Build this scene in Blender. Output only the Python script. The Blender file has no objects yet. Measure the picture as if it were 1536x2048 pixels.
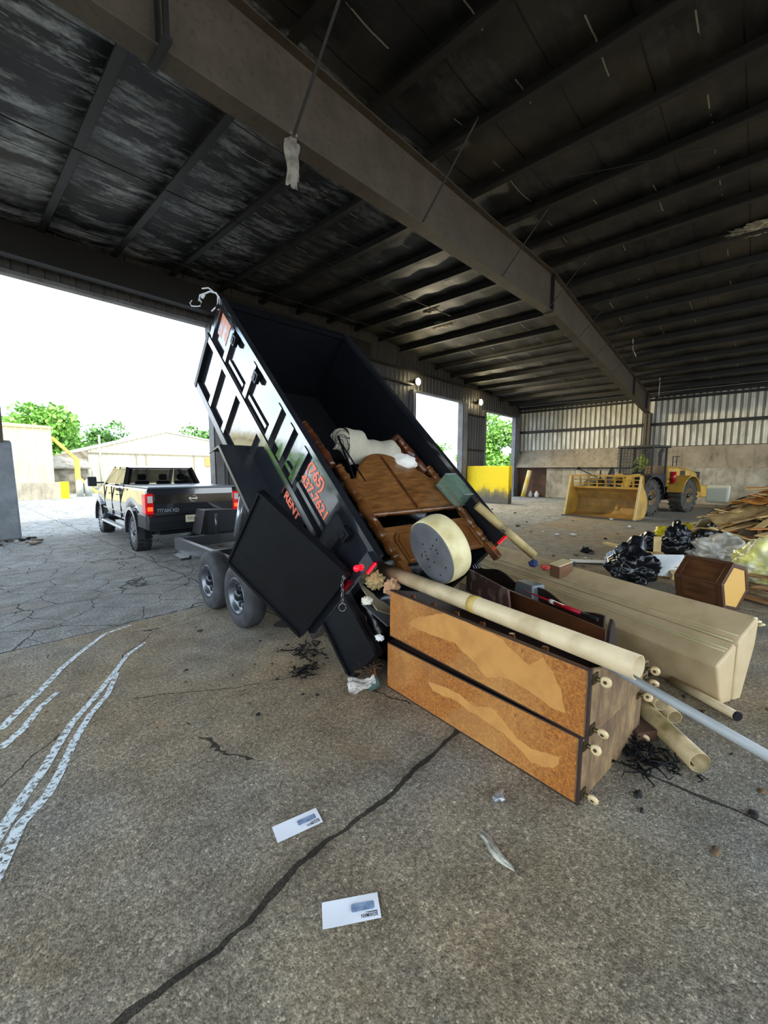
import bpy, bmesh, math, random
from mathutils import Vector, Matrix, noise
R=math.radians
S=bpy.context.scene
COL=S.collection
V=Vector
# ---------------- camera, sky, sun, exposure ----------------
FPX,PITCH,ROLL,YAW,EYE=812.4,R(5.8085),R(0.186),R(42.348),1.85
def cam_axes():
    fwd=V((math.cos(YAW),math.sin(YAW),0)); right=V((math.sin(YAW),-math.cos(YAW),0)); up=V((0,0,1))
    F=fwd*math.cos(PITCH)-up*math.sin(PITCH); U=up*math.cos(PITCH)+fwd*math.sin(PITCH)
    return right*math.cos(ROLL)+U*math.sin(ROLL), U*math.cos(ROLL)-right*math.sin(ROLL), F
cr,cu,cf=cam_axes()
cd=bpy.data.cameras.new('camera'); cam=bpy.data.objects.new('camera',cd); COL.objects.link(cam); S.camera=cam
m=Matrix((cr,cu,-cf)).transposed().to_4x4(); m.translation=V((0,0,EYE)); cam.matrix_world=m
cd.sensor_fit='HORIZONTAL'; cd.sensor_width=36; cd.lens=36*FPX/1536; cd.clip_end=500; cd.clip_start=.02
SKY_STRENGTH=2.6; SUN_STRENGTH=3.0
w=bpy.data.worlds.new('world'); S.world=w; w.use_nodes=True
nt=w.node_tree; nt.nodes.clear()
o_=nt.nodes.new('ShaderNodeOutputWorld'); bg=nt.nodes.new('ShaderNodeBackground'); tc=nt.nodes.new('ShaderNodeTexCoord')
nz=nt.nodes.new('ShaderNodeTexNoise'); nz.inputs['Scale'].default_value=2.2; nz.inputs['Detail'].default_value=5
mp=nt.nodes.new('ShaderNodeMapping'); mp.inputs['Scale'].default_value=(1,1,2.5)
cr_=nt.nodes.new('ShaderNodeValToRGB')
cr_.color_ramp.elements[0].position=.35; cr_.color_ramp.elements[0].color=(.50,.71,1.0,1)
cr_.color_ramp.elements[1].position=.62; cr_.color_ramp.elements[1].color=(.90,.96,1.0,1)
nt.links.new(tc.outputs['Generated'],mp.inputs['Vector']); nt.links.new(mp.outputs['Vector'],nz.inputs['Vector'])
nt.links.new(nz.outputs['Fac'],cr_.inputs['Fac']); nt.links.new(cr_.outputs['Color'],bg.inputs['Color'])
bg.inputs['Strength'].default_value=SKY_STRENGTH; nt.links.new(bg.outputs['Background'],o_.inputs['Surface'])
sd=bpy.data.lights.new('sun','SUN'); sd.energy=SUN_STRENGTH; sd.angle=R(1.5); sd.color=(1,.93,.80)
so=bpy.data.objects.new('sun',sd); COL.objects.link(so)
so.rotation_euler=V((-.38,-.42,.83)).normalized().to_track_quat('Z','Y').to_euler()
S.view_settings.view_transform='Standard'; S.view_settings.look='None'; S.view_settings.gamma=1
S.view_settings.exposure=0.95; S.view_settings.use_curve_mapping=False
# ---------------- materials ----------------
def lin(h):
    h=h.lstrip('#'); c=[int(h[i:i+2],16)/255 for i in (0,2,4)]
    return tuple((x/12.92 if x<=.04045 else ((x+.055)/1.055)**2.4) for x in c)+(1,)
MC={}
def mat(name,c,rough=.6,metal=0,c2=None,scale=4,lo=.4,hi=.65,bump=0,bscale=None,detail=6,emit=None,es=1,spec=.5,ior=None,alpha=None,trans=0,stretch=None,coat=0):
    if name in MC: return MC[name]
    m=bpy.data.materials.new(name); m.use_nodes=True; n=m.node_tree.nodes; l=m.node_tree.links; p=n['Principled BSDF']
    p.inputs['Base Color'].default_value=lin(c) if isinstance(c,str) else c
    p.inputs['Roughness'].default_value=rough; p.inputs['Metallic'].default_value=metal; p.inputs['Specular IOR Level'].default_value=spec
    if ior: p.inputs['IOR'].default_value=ior
    if trans: p.inputs['Transmission Weight'].default_value=trans
    if coat: p.inputs['Coat Weight'].default_value=coat; p.inputs['Coat Roughness'].default_value=.05
    if alpha is not None: p.inputs['Alpha'].default_value=alpha
    if emit: p.inputs['Emission Color'].default_value=lin(emit); p.inputs['Emission Strength'].default_value=es
    if c2 or bump:
        t=n.new('ShaderNodeTexCoord'); mpp=n.new('ShaderNodeMapping'); l.new(t.outputs['Object'],mpp.inputs['Vector'])
        if stretch: mpp.inputs['Scale'].default_value=stretch
        z=n.new('ShaderNodeTexNoise'); z.inputs['Scale'].default_value=scale; z.inputs['Detail'].default_value=detail; l.new(mpp.outputs['Vector'],z.inputs['Vector'])
        if c2:
            r=n.new('ShaderNodeValToRGB'); r.color_ramp.elements[0].position=lo; r.color_ramp.elements[1].position=hi
            r.color_ramp.elements[0].color=lin(c); r.color_ramp.elements[1].color=lin(c2)
            l.new(z.outputs['Fac'],r.inputs['Fac']); l.new(r.outputs['Color'],p.inputs['Base Color'])
        if bump:
            b=n.new('ShaderNodeBump'); b.inputs['Strength'].default_value=bump; b.inputs['Distance'].default_value=.02
            if bscale:
                z2=n.new('ShaderNodeTexNoise'); z2.inputs['Scale'].default_value=bscale; z2.inputs['Detail'].default_value=4; l.new(mpp.outputs['Vector'],z2.inputs['Vector']); l.new(z2.outputs['Fac'],b.inputs['Height'])
            else: l.new(z.outputs['Fac'],b.inputs['Height'])
            l.new(b.outputs['Normal'],p.inputs['Normal'])
    MC[name]=m; return m
class NG:
    "tiny helper for writing node math"
    def __init__(s,m): s.n=m.node_tree.nodes; s.l=m.node_tree.links
    def m(s,op,a,b=None,c=None):
        x=s.n.new('ShaderNodeMath'); x.operation=op
        for i,v in enumerate((a,b,c)):
            if v is None: continue
            if isinstance(v,(int,float)): x.inputs[i].default_value=v
            else: s.l.new(v,x.inputs[i])
        return x.outputs[0]
    def noise(s,vec,scale,detail=5,rough=.5):
        z=s.n.new('ShaderNodeTexNoise'); z.inputs['Scale'].default_value=scale; z.inputs['Detail'].default_value=detail; z.inputs['Roughness'].default_value=rough
        s.l.new(vec,z.inputs['Vector']); return z.outputs['Fac']
    def ramp(s,f,stops):
        r=s.n.new('ShaderNodeValToRGB'); e=r.color_ramp.elements
        while len(e)<len(stops): e.new(.5)
        for i,(p,c) in enumerate(stops): e[i].position=p; e[i].color=lin(c) if isinstance(c,str) else (c,c,c,1)
        s.l.new(f,r.inputs['Fac']); return r.outputs['Color']
    def mix(s,f,a,b,mode='MIX'):
        x=s.n.new('ShaderNodeMix'); x.data_type='RGBA'; x.blend_type=mode
        for i,v in ((0,f),(6,a),(7,b)):
            if isinstance(v,(int,float)): x.inputs[i].default_value=v
            elif isinstance(v,str): x.inputs[i].default_value=lin(v)
            else: s.l.new(v,x.inputs[i])
        return x.outputs[2]
    def sep(s,vec):
        x=s.n.new('ShaderNodeSeparateXYZ'); s.l.new(vec,x.inputs[0]); return x.outputs
    def obj(s): return s.n.new('ShaderNodeTexCoord').outputs['Object']
    def scale(s,vec,sc):
        x=s.n.new('ShaderNodeMapping'); x.inputs['Scale'].default_value=sc; s.l.new(vec,x.inputs[0]); return x.outputs[0]
    def bump(s,h,st,d=.02):
        b=s.n.new('ShaderNodeBump'); b.inputs['Strength'].default_value=st; b.inputs['Distance'].default_value=d; s.l.new(h,b.inputs['Height']); return b.outputs[0]
def newmat(name,rough=.8):
    m=bpy.data.materials.new(name); m.use_nodes=True; g=NG(m); p=g.n['Principled BSDF']; p.inputs['Roughness'].default_value=rough; MC[name]=m; return m,g,p
# ---------------- mesh builder ----------------
ORG={}
class MB:
    def __init__(s): s.v=[]; s.f=[]; s.sm=[]
    def add(s,vs,fs,smooth=False):
        k=len(s.v); s.v+= [V(x) for x in vs]; s.f+=[tuple(i+k for i in f) for f in fs]; s.sm+=[smooth]*len(fs); return s
    def fbox(s,F,lo,hi):
        P=[F(x,y,z) for x in (lo[0],hi[0]) for y in (lo[1],hi[1]) for z in (lo[2],hi[2])]
        return s.add(P,[(0,1,3,2),(4,6,7,5),(0,4,5,1),(2,3,7,6),(0,2,6,4),(1,5,7,3)])
    def box(s,lo,hi): return s.fbox(lambda x,y,z:V((x,y,z)),lo,hi)
    def hexa(s,P): return s.add(P,[(0,1,3,2),(4,6,7,5),(0,4,5,1),(2,3,7,6),(0,2,6,4),(1,5,7,3)])
    def prism(s,pts,vec,smooth=False):
        n=len(pts); pts=[V(p) for p in pts]; vec=V(vec)
        return s.add(pts+[p+vec for p in pts],[tuple(range(n))[::-1],tuple(range(n,2*n))]+[(i,(i+1)%n,(i+1)%n+n,i+n) for i in range(n)],smooth)
    def bar(s,a,b,wd,ht=None,up=(0,0,1)):
        a=V(a);b=V(b);d=(b-a).normalized(); up=V(up)
        if abs(d.dot(up))>.98: up=V((1,0,0))
        x=d.cross(up).normalized()*wd/2; y=x.normalized().cross(d)*(ht or wd)/2
        return s.hexa([a-x-y,a-x+y,a+x-y,a+x+y,b-x-y,b-x+y,b+x-y,b+x+y])
    def lathe(s,a,b,prof,seg=20,cap=True,smooth=True):
        "prof: list of (t, radius) along a->b, t in metres"
        a=V(a);d=(V(b)-a).normalized(); up=V((0,0,1)) if abs(d.z)<.95 else V((1,0,0)); x=d.cross(up).normalized(); y=d.cross(x)
        vs=[];fs=[]
        for t,r in prof:
            for i in range(seg):
                q=2*math.pi*i/seg; vs.append(a+d*t+(x*math.cos(q)+y*math.sin(q))*r)
        for j in range(len(prof)-1):
            for i in range(seg):
                i2=(i+1)%seg; fs.append((j*seg+i,j*seg+i2,(j+1)*seg+i2,(j+1)*seg+i))
        s.add(vs,fs,smooth)
        if cap:
            k=len(s.v)-len(vs); s.f+=[tuple(k+i for i in range(seg))[::-1],tuple(k+(len(prof)-1)*seg+i for i in range(seg))]; s.sm+=[False,False]
        return s
    def cyl(s,a,b,r,r2=None,seg=16,cap=True):
        L=(V(b)-V(a)).length; return s.lathe(a,b,[(0,r),(L,r if r2 is None else r2)],seg,cap)
    def pipe(s,a,b,r,t=.008,seg=28):
        L=(V(b)-V(a)).length; s.lathe(a,b,[(0,r-t),(0,r),(L,r),(L,r-t),(0,r-t)],seg,False); return s
    def tube(s,pts,r,seg=8):
        pts=[V(p) for p in pts]; rings=[]
        for i,p in enumerate(pts):
            d=(pts[min(i+1,len(pts)-1)]-pts[max(i-1,0)]).normalized(); up=V((0,0,1)) if abs(d.z)<.9 else V((1,0,0)); x=d.cross(up).normalized(); y=d.cross(x)
            rr=r[i] if isinstance(r,(list,tuple)) else r
            rings.append([p+(x*math.cos(2*math.pi*k/seg)+y*math.sin(2*math.pi*k/seg))*rr for k in range(seg)])
        vs=[v for g in rings for v in g]; fs=[]
        for j in range(len(pts)-1):
            for i in range(seg): i2=(i+1)%seg; fs.append((j*seg+i,j*seg+i2,(j+1)*seg+i2,(j+1)*seg+i))
        fs+=[tuple(range(seg))[::-1],tuple((len(pts)-1)*seg+i for i in range(seg))]
        return s.add(vs,fs,True)
    def grid(s,fn,nu,nv,smooth=True):
        vs=[fn(i/nu,j/nv) for i in range(nu+1) for j in range(nv+1)]
        return s.add(vs,[(i*(nv+1)+j,(i+1)*(nv+1)+j,(i+1)*(nv+1)+j+1,i*(nv+1)+j+1) for i in range(nu) for j in range(nv)],smooth)
    def loft(s,rings,cap=True,smooth=False):
        n=len(rings[0]); vs=[v for r in rings for v in r]; fs=[]
        for j in range(len(rings)-1):
            for i in range(n): i2=(i+1)%n; fs.append((j*n+i,j*n+i2,(j+1)*n+i2,(j+1)*n+i))
        if cap: fs+=[tuple(range(n))[::-1],tuple((len(rings)-1)*n+i for i in range(n))]
        return s.add(vs,fs,smooth)
    def blob(s,c,r,seed=0,amp=.25,fr=2.0,sub=3,zmin=None,pt=0):
        bm=bmesh.new(); bmesh.ops.create_icosphere(bm,subdivisions=sub,radius=1)
        vs=[]
        for v in bm.verts:
            d=v.co.normalized(); k=1+amp*noise.noise(d*fr+V((seed*7.3,seed*3.1,seed)))+amp*.45*noise.noise(d*fr*3+V((seed,seed*2,5)))-amp*.5*abs(noise.noise(d*fr*2.2+V((seed*5,1,seed))))
            if pt and d.z>.3: k*=1+pt*max(0,(d.z-.3)/.7)**3
            q=V((d.x*r[0]*k,d.y*r[1]*k,d.z*r[2]*k))+V(c)
            if zmin is not None and q.z<zmin: q.z=zmin
            vs.append(q)
        s.add(vs,[[v.index for v in f.verts] for f in bm.faces],True); bm.free(); return s
    def build(s,name,mt,parent=None,bevel=0,seg=2,autos=False,origin=None):
        if parent is not None and origin is None:
            origin=sum(s.v,V())/len(s.v)
        elif origin is None:
            c=sum(s.v,V())/len(s.v); origin=V((c.x,c.y,min(v.z for v in s.v)))
        me=bpy.data.meshes.new(name); me.from_pydata([v-origin for v in s.v],[],s.f)
        bm=bmesh.new(); bm.from_mesh(me); bmesh.ops.recalc_face_normals(bm,faces=bm.faces); bm.to_mesh(me); bm.free()
        me.materials.append(mt); me.polygons.foreach_set('use_smooth',s.sm); me.update()
        o=bpy.data.objects.new(name,me); COL.objects.link(o); ORG[o]=origin
        if parent is not None: o.parent=parent; o.location=origin-ORG[parent]
        else: o.location=origin
        if bevel:
            b=o.modifiers.new('b','BEVEL'); b.width=bevel; b.segments=seg; b.limit_method='ANGLE'; b.angle_limit=R(35)
        return o
def tag(o,label,cat,group=None,kind=None):
    o['label']=label; o['category']=cat
    if group: o['group']=group
    if kind: o['kind']=kind
    return o
def thing(name,loc,label,cat,group=None):
    o=bpy.data.objects.new(name,None); COL.objects.link(o); o.location=V(loc); ORG[o]=V(loc); o.empty_display_size=.1
    return tag(o,label,cat,group)
def struct(o): o['kind']='structure'; return o
def copy_tree(o,loc=None,rz=None,label=None,parent=None):
    c=o.copy(); COL.objects.link(c)
    if parent is not None: c.parent=parent
    if loc is not None: c.location=V(loc)
    if rz is not None: c.rotation_euler=(0,0,rz) if not isinstance(rz,tuple) else rz
    if label: c['label']=label
    for ch in o.children: copy_tree(ch,parent=c)
    return c
def text_mb(txt,size,F,ext=.002,align='LEFT',sx=1.0,bold=0,mb=None):
    cu=bpy.data.curves.new('t','FONT'); cu.body=txt; cu.size=size; cu.align_x=align; cu.extrude=0; cu.offset=bold; cu.resolution_u=3
    ob=bpy.data.objects.new('t',cu); COL.objects.link(ob); bpy.context.view_layer.update()
    me=bpy.data.meshes.new_from_object(ob.evaluated_get(bpy.context.evaluated_depsgraph_get()))
    mb=mb or MB(); mb.add([F(v.co.x*sx,v.co.y,ext) for v in me.vertices],[tuple(p.vertices) for p in me.polygons])
    bpy.data.objects.remove(ob); bpy.data.curves.remove(cu); bpy.data.meshes.remove(me); return mb
rnd=random.Random(7)
# ---------------- setting materials ----------------
def floor_mat():
    m,g,p=newmat('concrete floor',.9); p.inputs['Specular IOR Level'].default_value=.25
    o=g.obj(); s=g.sep(o); X,Y=s[0],s[1]
    big=g.noise(o,.55,4); mid=g.noise(o,3.2,6,.6); fine=g.noise(o,38,4,.7)
    base=g.ramp(big,[(.36,'#a39072'),(.5,'#a1957f'),(.64,'#999589')])
    slab=g.m('MULTIPLY',g.m('GREATER_THAN',g.m('ADD',Y,g.m('MULTIPLY',mid,.3)),5.62),.8)
    base=g.mix(slab,base,g.ramp(big,[(.3,'#8b9398'),(.6,'#a3a8a9')]))
    base=g.mix(g.ramp(mid,[(.35,0.),(.7,.6)]),base,'#5d5344','MIX')
    vo=g.n.new('ShaderNodeTexVoronoi'); vo.inputs['Scale'].default_value=115; g.l.new(o,vo.inputs['Vector'])
    vs=g.sep(vo.outputs['Color'])
    peb=g.ramp(vs[0],[(.0,.35),(.5,.72),(.86,.95),(1.,2.1)])
    base=g.mix(g.m('MULTIPLY',g.m('GREATER_THAN',vs[1],.35),.62),base,peb,'MULTIPLY')
    base=g.mix(.85,base,g.ramp(fine,[(.3,.35),(.5,.8),(.7,1.5)]),'MULTIPLY'); base=g.mix(.6,base,g.ramp(g.noise(o,130,3,.8),[(.35,.4),(.65,1.5)]),'MULTIPLY')
    # sandy stains
    st=g.ramp(g.noise(g.scale(o,(1,.6,1)),1.3,6,.65),[(.56,0.),(.70,.35)])
    base=g.mix(st,base,'#8d7350')
    # cracks
    warp=g.n.new('ShaderNodeTexNoise'); warp.inputs['Scale'].default_value=2.5; warp.inputs['Detail'].default_value=6; g.l.new(o,warp.inputs['Vector'])
    mx=g.mix(.22,o,warp.outputs['Color'],'ADD')
    def crack(sc,th,seed):
        mpn=g.n.new('ShaderNodeMapping'); mpn.inputs['Location'].default_value=(seed,seed*.7,0); g.l.new(mx,mpn.inputs[0])
        v=g.n.new('ShaderNodeTexVoronoi'); v.feature='DISTANCE_TO_EDGE'; v.inputs['Scale'].default_value=sc; g.l.new(mpn.outputs[0],v.inputs['Vector'])
        return g.m('LESS_THAN',v.outputs['Distance'],th)
    far=g.m('GREATER_THAN',Y,5.5)
    c1=g.m('MULTIPLY',crack(.55,.0026,3),g.m('MULTIPLY',g.m('GREATER_THAN',g.noise(o,.9,2),.50),g.m('GREATER_THAN',Y,1.9)))
    c2=g.m('MULTIPLY',crack(1.5,.010,11),far)
    # slab joints (world metres)
    wb=g.m('MULTIPLY',g.m('SUBTRACT',g.noise(o,2.2,5),.5),.16)
    wd=g.m('MULTIPLY_ADD',g.noise(o,6,4),.035,-.002)
    j=None
    for yy,k in ((1.44,1.0),(5.50,.75),(9.6,.8),(13.35,1.3),(-2.6,1)):
        a=g.m('LESS_THAN',g.m('ABSOLUTE',g.m('ADD',g.m('SUBTRACT',Y,yy),wb)),g.m('MULTIPLY',wd,k)); j=a if j is None else g.m('MAXIMUM',j,a)
    for xx in (2.81,7.2,11.6,16,20.4,24.8):
        a=g.m('LESS_THAN',g.m('ABSOLUTE',g.m('ADD',g.m('SUBTRACT',X,xx),wb)),g.m('MULTIPLY',wd,.7)); j=g.m('MAXIMUM',j,a)
    # soft dirt beside the near joint
    near=g.m('SUBTRACT',1.0,g.m('MULTIPLY',g.m('ABSOLUTE',g.m('ADD',g.m('SUBTRACT',Y,1.44),wb)),12)); near=g.m('MULTIPLY',g.m('MAXIMUM',near,0),g.ramp(g.noise(o,5,4),[(.4,0.),(.65,.8)]))
    base=g.mix(near,base,'#3a3228')
    allc=g.m('MAXIMUM',g.m('MAXIMUM',c1,c2),j)
    base=g.mix(g.m('MULTIPLY',allc,.85),base,'#191510')
    g.l.new(base,p.inputs['Base Color'])
    h=g.m('ADD',g.m('MULTIPLY',vo.outputs['Distance'],-.6),g.m('MULTIPLY',mid,1.2)); h=g.m('ADD',h,g.m('MULTIPLY',allc,-1.5))
    g.l.new(g.bump(g.m('ADD',h,g.m('MULTIPLY',fine,1.5)),.5,.010),p.inputs['Normal'])
    return m
def ceil_mat():
    m,g,p=newmat('shade toned roof insulation',.55)
    o=g.obj(); s=g.sep(o); X,Y=s[0],s[1]
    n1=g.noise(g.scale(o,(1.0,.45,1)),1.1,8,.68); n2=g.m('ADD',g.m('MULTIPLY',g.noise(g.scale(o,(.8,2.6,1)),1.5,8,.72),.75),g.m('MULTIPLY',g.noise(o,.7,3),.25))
    base=g.ramp(n1,[(.30,'#0c0d0e'),(.5,'#181818'),(.66,'#2a2926')])  # base colour darkened to stand in for the shade under the roof
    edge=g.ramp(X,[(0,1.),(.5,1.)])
    lf=g.m('MULTIPLY',g.m('MULTIPLY_ADD',X,-.13,1.25),1.0); lf=g.m('MINIMUM',g.m('MAXIMUM',lf,.0),1)  # pale patches fade away from the left doorway, its light put into the colour
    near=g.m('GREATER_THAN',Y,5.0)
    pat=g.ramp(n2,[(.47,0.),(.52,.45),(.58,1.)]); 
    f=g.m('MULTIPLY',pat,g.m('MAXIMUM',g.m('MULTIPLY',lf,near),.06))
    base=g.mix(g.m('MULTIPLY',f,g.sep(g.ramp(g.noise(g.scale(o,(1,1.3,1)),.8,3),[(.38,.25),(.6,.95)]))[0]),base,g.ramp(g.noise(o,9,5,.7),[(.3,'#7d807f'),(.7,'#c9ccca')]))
    bw=g.n.new('ShaderNodeSeparateColor'); g.l.new(g.ramp(g.noise(o,.45,3),[(.5,0.),(.7,.35)]),bw.inputs[0]); base=g.mix(bw.outputs[0],base,'#5a5140')
    fy=g.m('FRACT',g.m('DIVIDE',Y,1.06)); wob=g.m('MULTIPLY',g.noise(o,3,3),.02)
    seam=g.m('LESS_THAN',g.m('ABSOLUTE',g.m('SUBTRACT',fy,g.m('ADD',.5,wob))),.014)
    seam2=g.m('LESS_THAN',g.m('ABSOLUTE',g.m('SUBTRACT',fy,g.m('ADD',.93,wob))),.010)
    torn=g.m('MULTIPLY',seam2,g.m('GREATER_THAN',g.noise(o,1.3,3),.55))
    base=g.mix(g.m('MULTIPLY',seam,.9),base,'#050505'); base=g.mix(g.m('MULTIPLY',torn,.65),base,'#a09a8c')
    g.l.new(base,p.inputs['Base Color'])
    h=g.m('ADD',g.m('MULTIPLY',n2,.6),g.m('MULTIPLY',seam,-1)); g.l.new(g.bump(h,.5,.05),p.inputs['Normal'])
    p.inputs['Specular IOR Level'].default_value=.4
    return m
def steel_mat(name,c,c2,rough=.6):
    m,g,p=newmat(name,rough); o=g.obj()
    b=g.ramp(g.noise(o,1.6,7,.65),[(.35,c),(.68,c2)])
    b=g.mix(g.ramp(g.noise(o,14,4),[(.55,0.),(.75,.5)]),b,'#1b1713'); g.l.new(b,p.inputs['Base Color']); return m
def corr_mat(name,c,c2,axis=1,sp=.3,dark='#3b3832',dirt='#5c5143'):
    m,g,p=newmat(name,.5); o=g.obj(); s=g.sep(o); 
    b=g.ramp(g.noise(g.scale(o,(2,2,.35)),2.2,6,.6),[(.35,c),(.65,c2)])
    b=g.mix(g.ramp(g.noise(g.scale(o,(1,1,.3)),1.2,6,.7),[(.5,0.),(.72,.7)]),b,dirt); g.l.new(b,p.inputs['Base Color']); p.inputs['Metallic'].default_value=.1; return m
def conc_mat(name,c,c2,c3='#4a463f'):
    m,g,p=newmat(name,.9); o=g.obj()
    b=g.ramp(g.noise(o,1.4,8,.65),[(.35,c),(.6,c2)]); b=g.mix(g.ramp(g.noise(g.scale(o,(1,1,.25)),3,6,.7),[(.52,0.),(.7,.75)]),b,c3)
    g.l.new(b,p.inputs['Base Color']); g.l.new(g.bump(g.noise(o,18,5),.5,.02),p.inputs['Normal']); return m
def rib_east():
    m=corr_mat('pale corrugated wall','#e2e0d2','#b9b4a0'); g=NG(m); p=g.n['Principled BSDF']; src=p.inputs['Base Color'].links[0].from_socket
    Y=g.sep(g.n.new('ShaderNodeNewGeometry').outputs['Position'])[1]; f=g.m('FRACT',g.m('DIVIDE',g.m('ADD',Y,9.0),.3)); k=g.m('MULTIPLY',g.m('GREATER_THAN',f,.62),.7); k2=g.m('MULTIPLY',g.m('LESS_THAN',g.m('ABSOLUTE',g.m('SUBTRACT',f,.3)),.03),.25)  # rib recesses and a thin line darkened in the colour as rib shade
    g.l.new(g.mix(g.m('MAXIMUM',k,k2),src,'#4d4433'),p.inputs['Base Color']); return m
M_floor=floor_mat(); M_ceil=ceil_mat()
M_raft=steel_mat('brown primer steel','#41382c','#53493a',.65); M_purl=steel_mat('dark purlin steel','#0d0c0a','#1b1814',.6)
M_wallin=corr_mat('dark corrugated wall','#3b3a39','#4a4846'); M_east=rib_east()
M_concw=conc_mat('stained push wall','#7d7461','#a79f8d'); M_trim=steel_mat('grey door frame steel','#7b7a7c','#5c5754'); M_plate=conc_mat('scuffed steel plate','#80745f','#988c78','#5d5240')
M_rust=mat('rusty plate','#6b4a38',.85,c2='#4a423b',scale=2.5)
# ---------------- shell ----------------
XW,XE,YS,YN=-7.0,29.4,-9.0,13.2
def zt(x): return 7.30+.04*(x-1) if x<13 else 7.78-.097*(x-13)
def zb(x): return 6.20+.04*(x-1) if x<13 else 6.68-.087*(x-13)
b=MB(); b.grid(lambda u,v:V((-90+250*u,-60+230*v,0)),1,1,False); struct(b.build('floor',M_floor,origin=V((0,0,0))))
PX=[-6.9+.0]+[.57+1.5*k for k in range(-4,20)]; PX=sorted(set([round(x,2) for x in PX if XW<x<XE]))
b=MB()
for i in range(len(PX)-1):
    a,c=PX[i],PX[i+1]
    def fn(u,v,a=a,c=c):
        x=a+(c-a)*u; y=YS+(YN-YS)*v
        sag=.05*math.sin(math.pi*u)*(1+.5*noise.noise(V((x*.5,y*.6,0))))+.018*math.sin(math.pi*u)*math.cos(y/1.06*2*math.pi)
        return V((x,y,zt(x)+.27-sag))
    b.grid(fn,6,84)
b.grid(lambda u,v:V((XW-1+(PX[0]-XW+1)*u,YS+(YN-YS)*v,zt(XW)+.24)),1,1)
b.grid(lambda u,v:V((PX[-1]+(XE+.3-PX[-1])*u,YS+(YN-YS)*v,zt(PX[-1]+(XE+.3-PX[-1])*u)+.24)),1,1)
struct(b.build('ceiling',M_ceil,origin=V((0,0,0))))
b=MB(); b.prism([(XW-1.2,YS-.3,zt(XW)+.34),(13,YS-.3,8.12),(XE+.5,YS-.3,zt(XE)+.36),(XE+.5,YS-.3,zt(XE)+.42),(13,YS-.3,8.18),(XW-1.2,YS-.3,zt(XW)+.40)],(0,YN-YS+.9,0)); struct(b.build('trim_1',M_trim))
# north wall with three doorways (corrugated, ribs vertical)
def corr_x(mb,x0,x1,y,z0,z1f,sp=.3,d=.035):
    n=max(1,int((x1-x0)/sp)); prof=[]
    for i in range(n):
        a=x0+(x1-x0)*i/n; s=(x1-x0)/n; prof+=[(a,0),(a+s*.62,0),(a+s*.72,d),(a+s*.9,d)]
    prof.append((x1,0))
    for (xa,da),(xb,db) in zip(prof,prof[1:]): mb.add([(xa,y-da,z0),(xb,y-db,z0),(xb,y-db,z1f(xb)),(xa,y-da,z1f(xa))],[(0,1,2,3)])
top=lambda x:zt(x)+.32
b=MB()
for x0,x1,z0 in ((XW,.6,6.36),(.6,6.15,6.40),(6.15,16.55,0),(16.55,21.15,5.90),(21.15,24.0,0),(24.0,28.35,5.70),(28.35,XE,0)):
    b_=b; corr_x(b_,x0,x1,YN,z0,top); b_.box((x0,YN+.05,z0),(x1,YN+.12,min(top(x0),top(x1))))
struct(b.build('wall_north',M_wallin))
b=MB()
for x0,x1,z in ((XW,6.15,6.36),(16.55,21.15,5.86),(24,28.35,5.66)):
    b.box((x0,YN-.10,z),(x1,YN+.14,z+.10))
struct(b.build('trim_2',M_trim,bevel=.01))
b=MB()
for x0,x1,z,dp in ((6.1,6.42,6.4,.25),(16.35,16.6,5.9,.25),(21.1,21.62,5.9,.25),(23.75,24.0,5.7,.2),(28.33,29.0,5.7,.2)):
    b.box((x0,YN-dp,0),(x1,YN-dp+.02,z)); b.box((x0,YN-dp,0),(x0+.02,YN+.12,z)); b.box((x1-.02,YN-dp,0),(x1,YN+.12,z))
struct(b.build('trim_3',M_trim))
b=MB()
for x0,x1,zz in ((6.4,16.4,2.4),(6.4,16.4,4.6),(6.4,16.4,6.1),(21.6,23.8,3.1),(21.6,23.8,5.2),(XW,29.3,6.75)): b.box((x0,YN-.24,zz),(x1,YN-.06,zz+.08))
struct(b.build('trim_4',M_purl))
# deep dark haunch beam over the doorways
b=MB(); b.box((XW,YN-.55,6.62),(13,YN-.5,7.32)); b.box((XW,YN-.66,6.60),(13,YN-.36,6.63)); struct(b.build('trim_5',M_purl))
# east wall
b=MB(); n=int((YN-YS)/.3); prof=[]
for i in range(n):
    a=YS+(YN-YS)*i/n; s=(YN-YS)/n; prof+=[(a,0),(a+s*.55,0),(a+s*.66,.05),(a+s*.88,.05)]
prof.append((YN,0))
for (ya,da),(yb,db) in zip(prof,prof[1:]): b.add([(XE+da,ya,3.3),(XE+db,yb,3.3),(XE+db,yb,6.5),(XE+da,ya,6.5)],[(0,1,2,3)])
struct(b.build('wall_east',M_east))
b=MB(); b.box((XE+.12,YS,0),(XE+.2,YN,6.5)); struct(b.build('wall_east_backing',M_wallin))
b=MB(); b.box((XE-.22,YS,4.58),(XE-.02,YN,4.74)); b.box((XE-.16,YS,6.05),(XE-.02,YN,6.18)); b.box((XE-.12,YS,3.26),(XE,5,3.34)); struct(b.build('trim_6',M_purl))
b=MB(); b.box((28.75,YS,0),(29.3,10.85,2.06)); struct(b.build('wall_east_concrete',M_concw,bevel=.05))
b=MB(); b.box((29.2,10.85,0),(29.3,13.1,2.1)); struct(b.build('wall_east_recess',M_rust))
b=MB(); b.prism([(28.45,13.1,2.10),(28.45,13.1,2.13),(29.32,12.9,3.36),(29.32,12.9,3.3)],(0,-7.9,0)); b.add([(28.45,13.1,2.1),(29.32,13.1,2.1),(29.32,12.9,3.36)],[(0,1,2)])
struct(b.build('wall_east_hopper_plate',M_plate))
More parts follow.
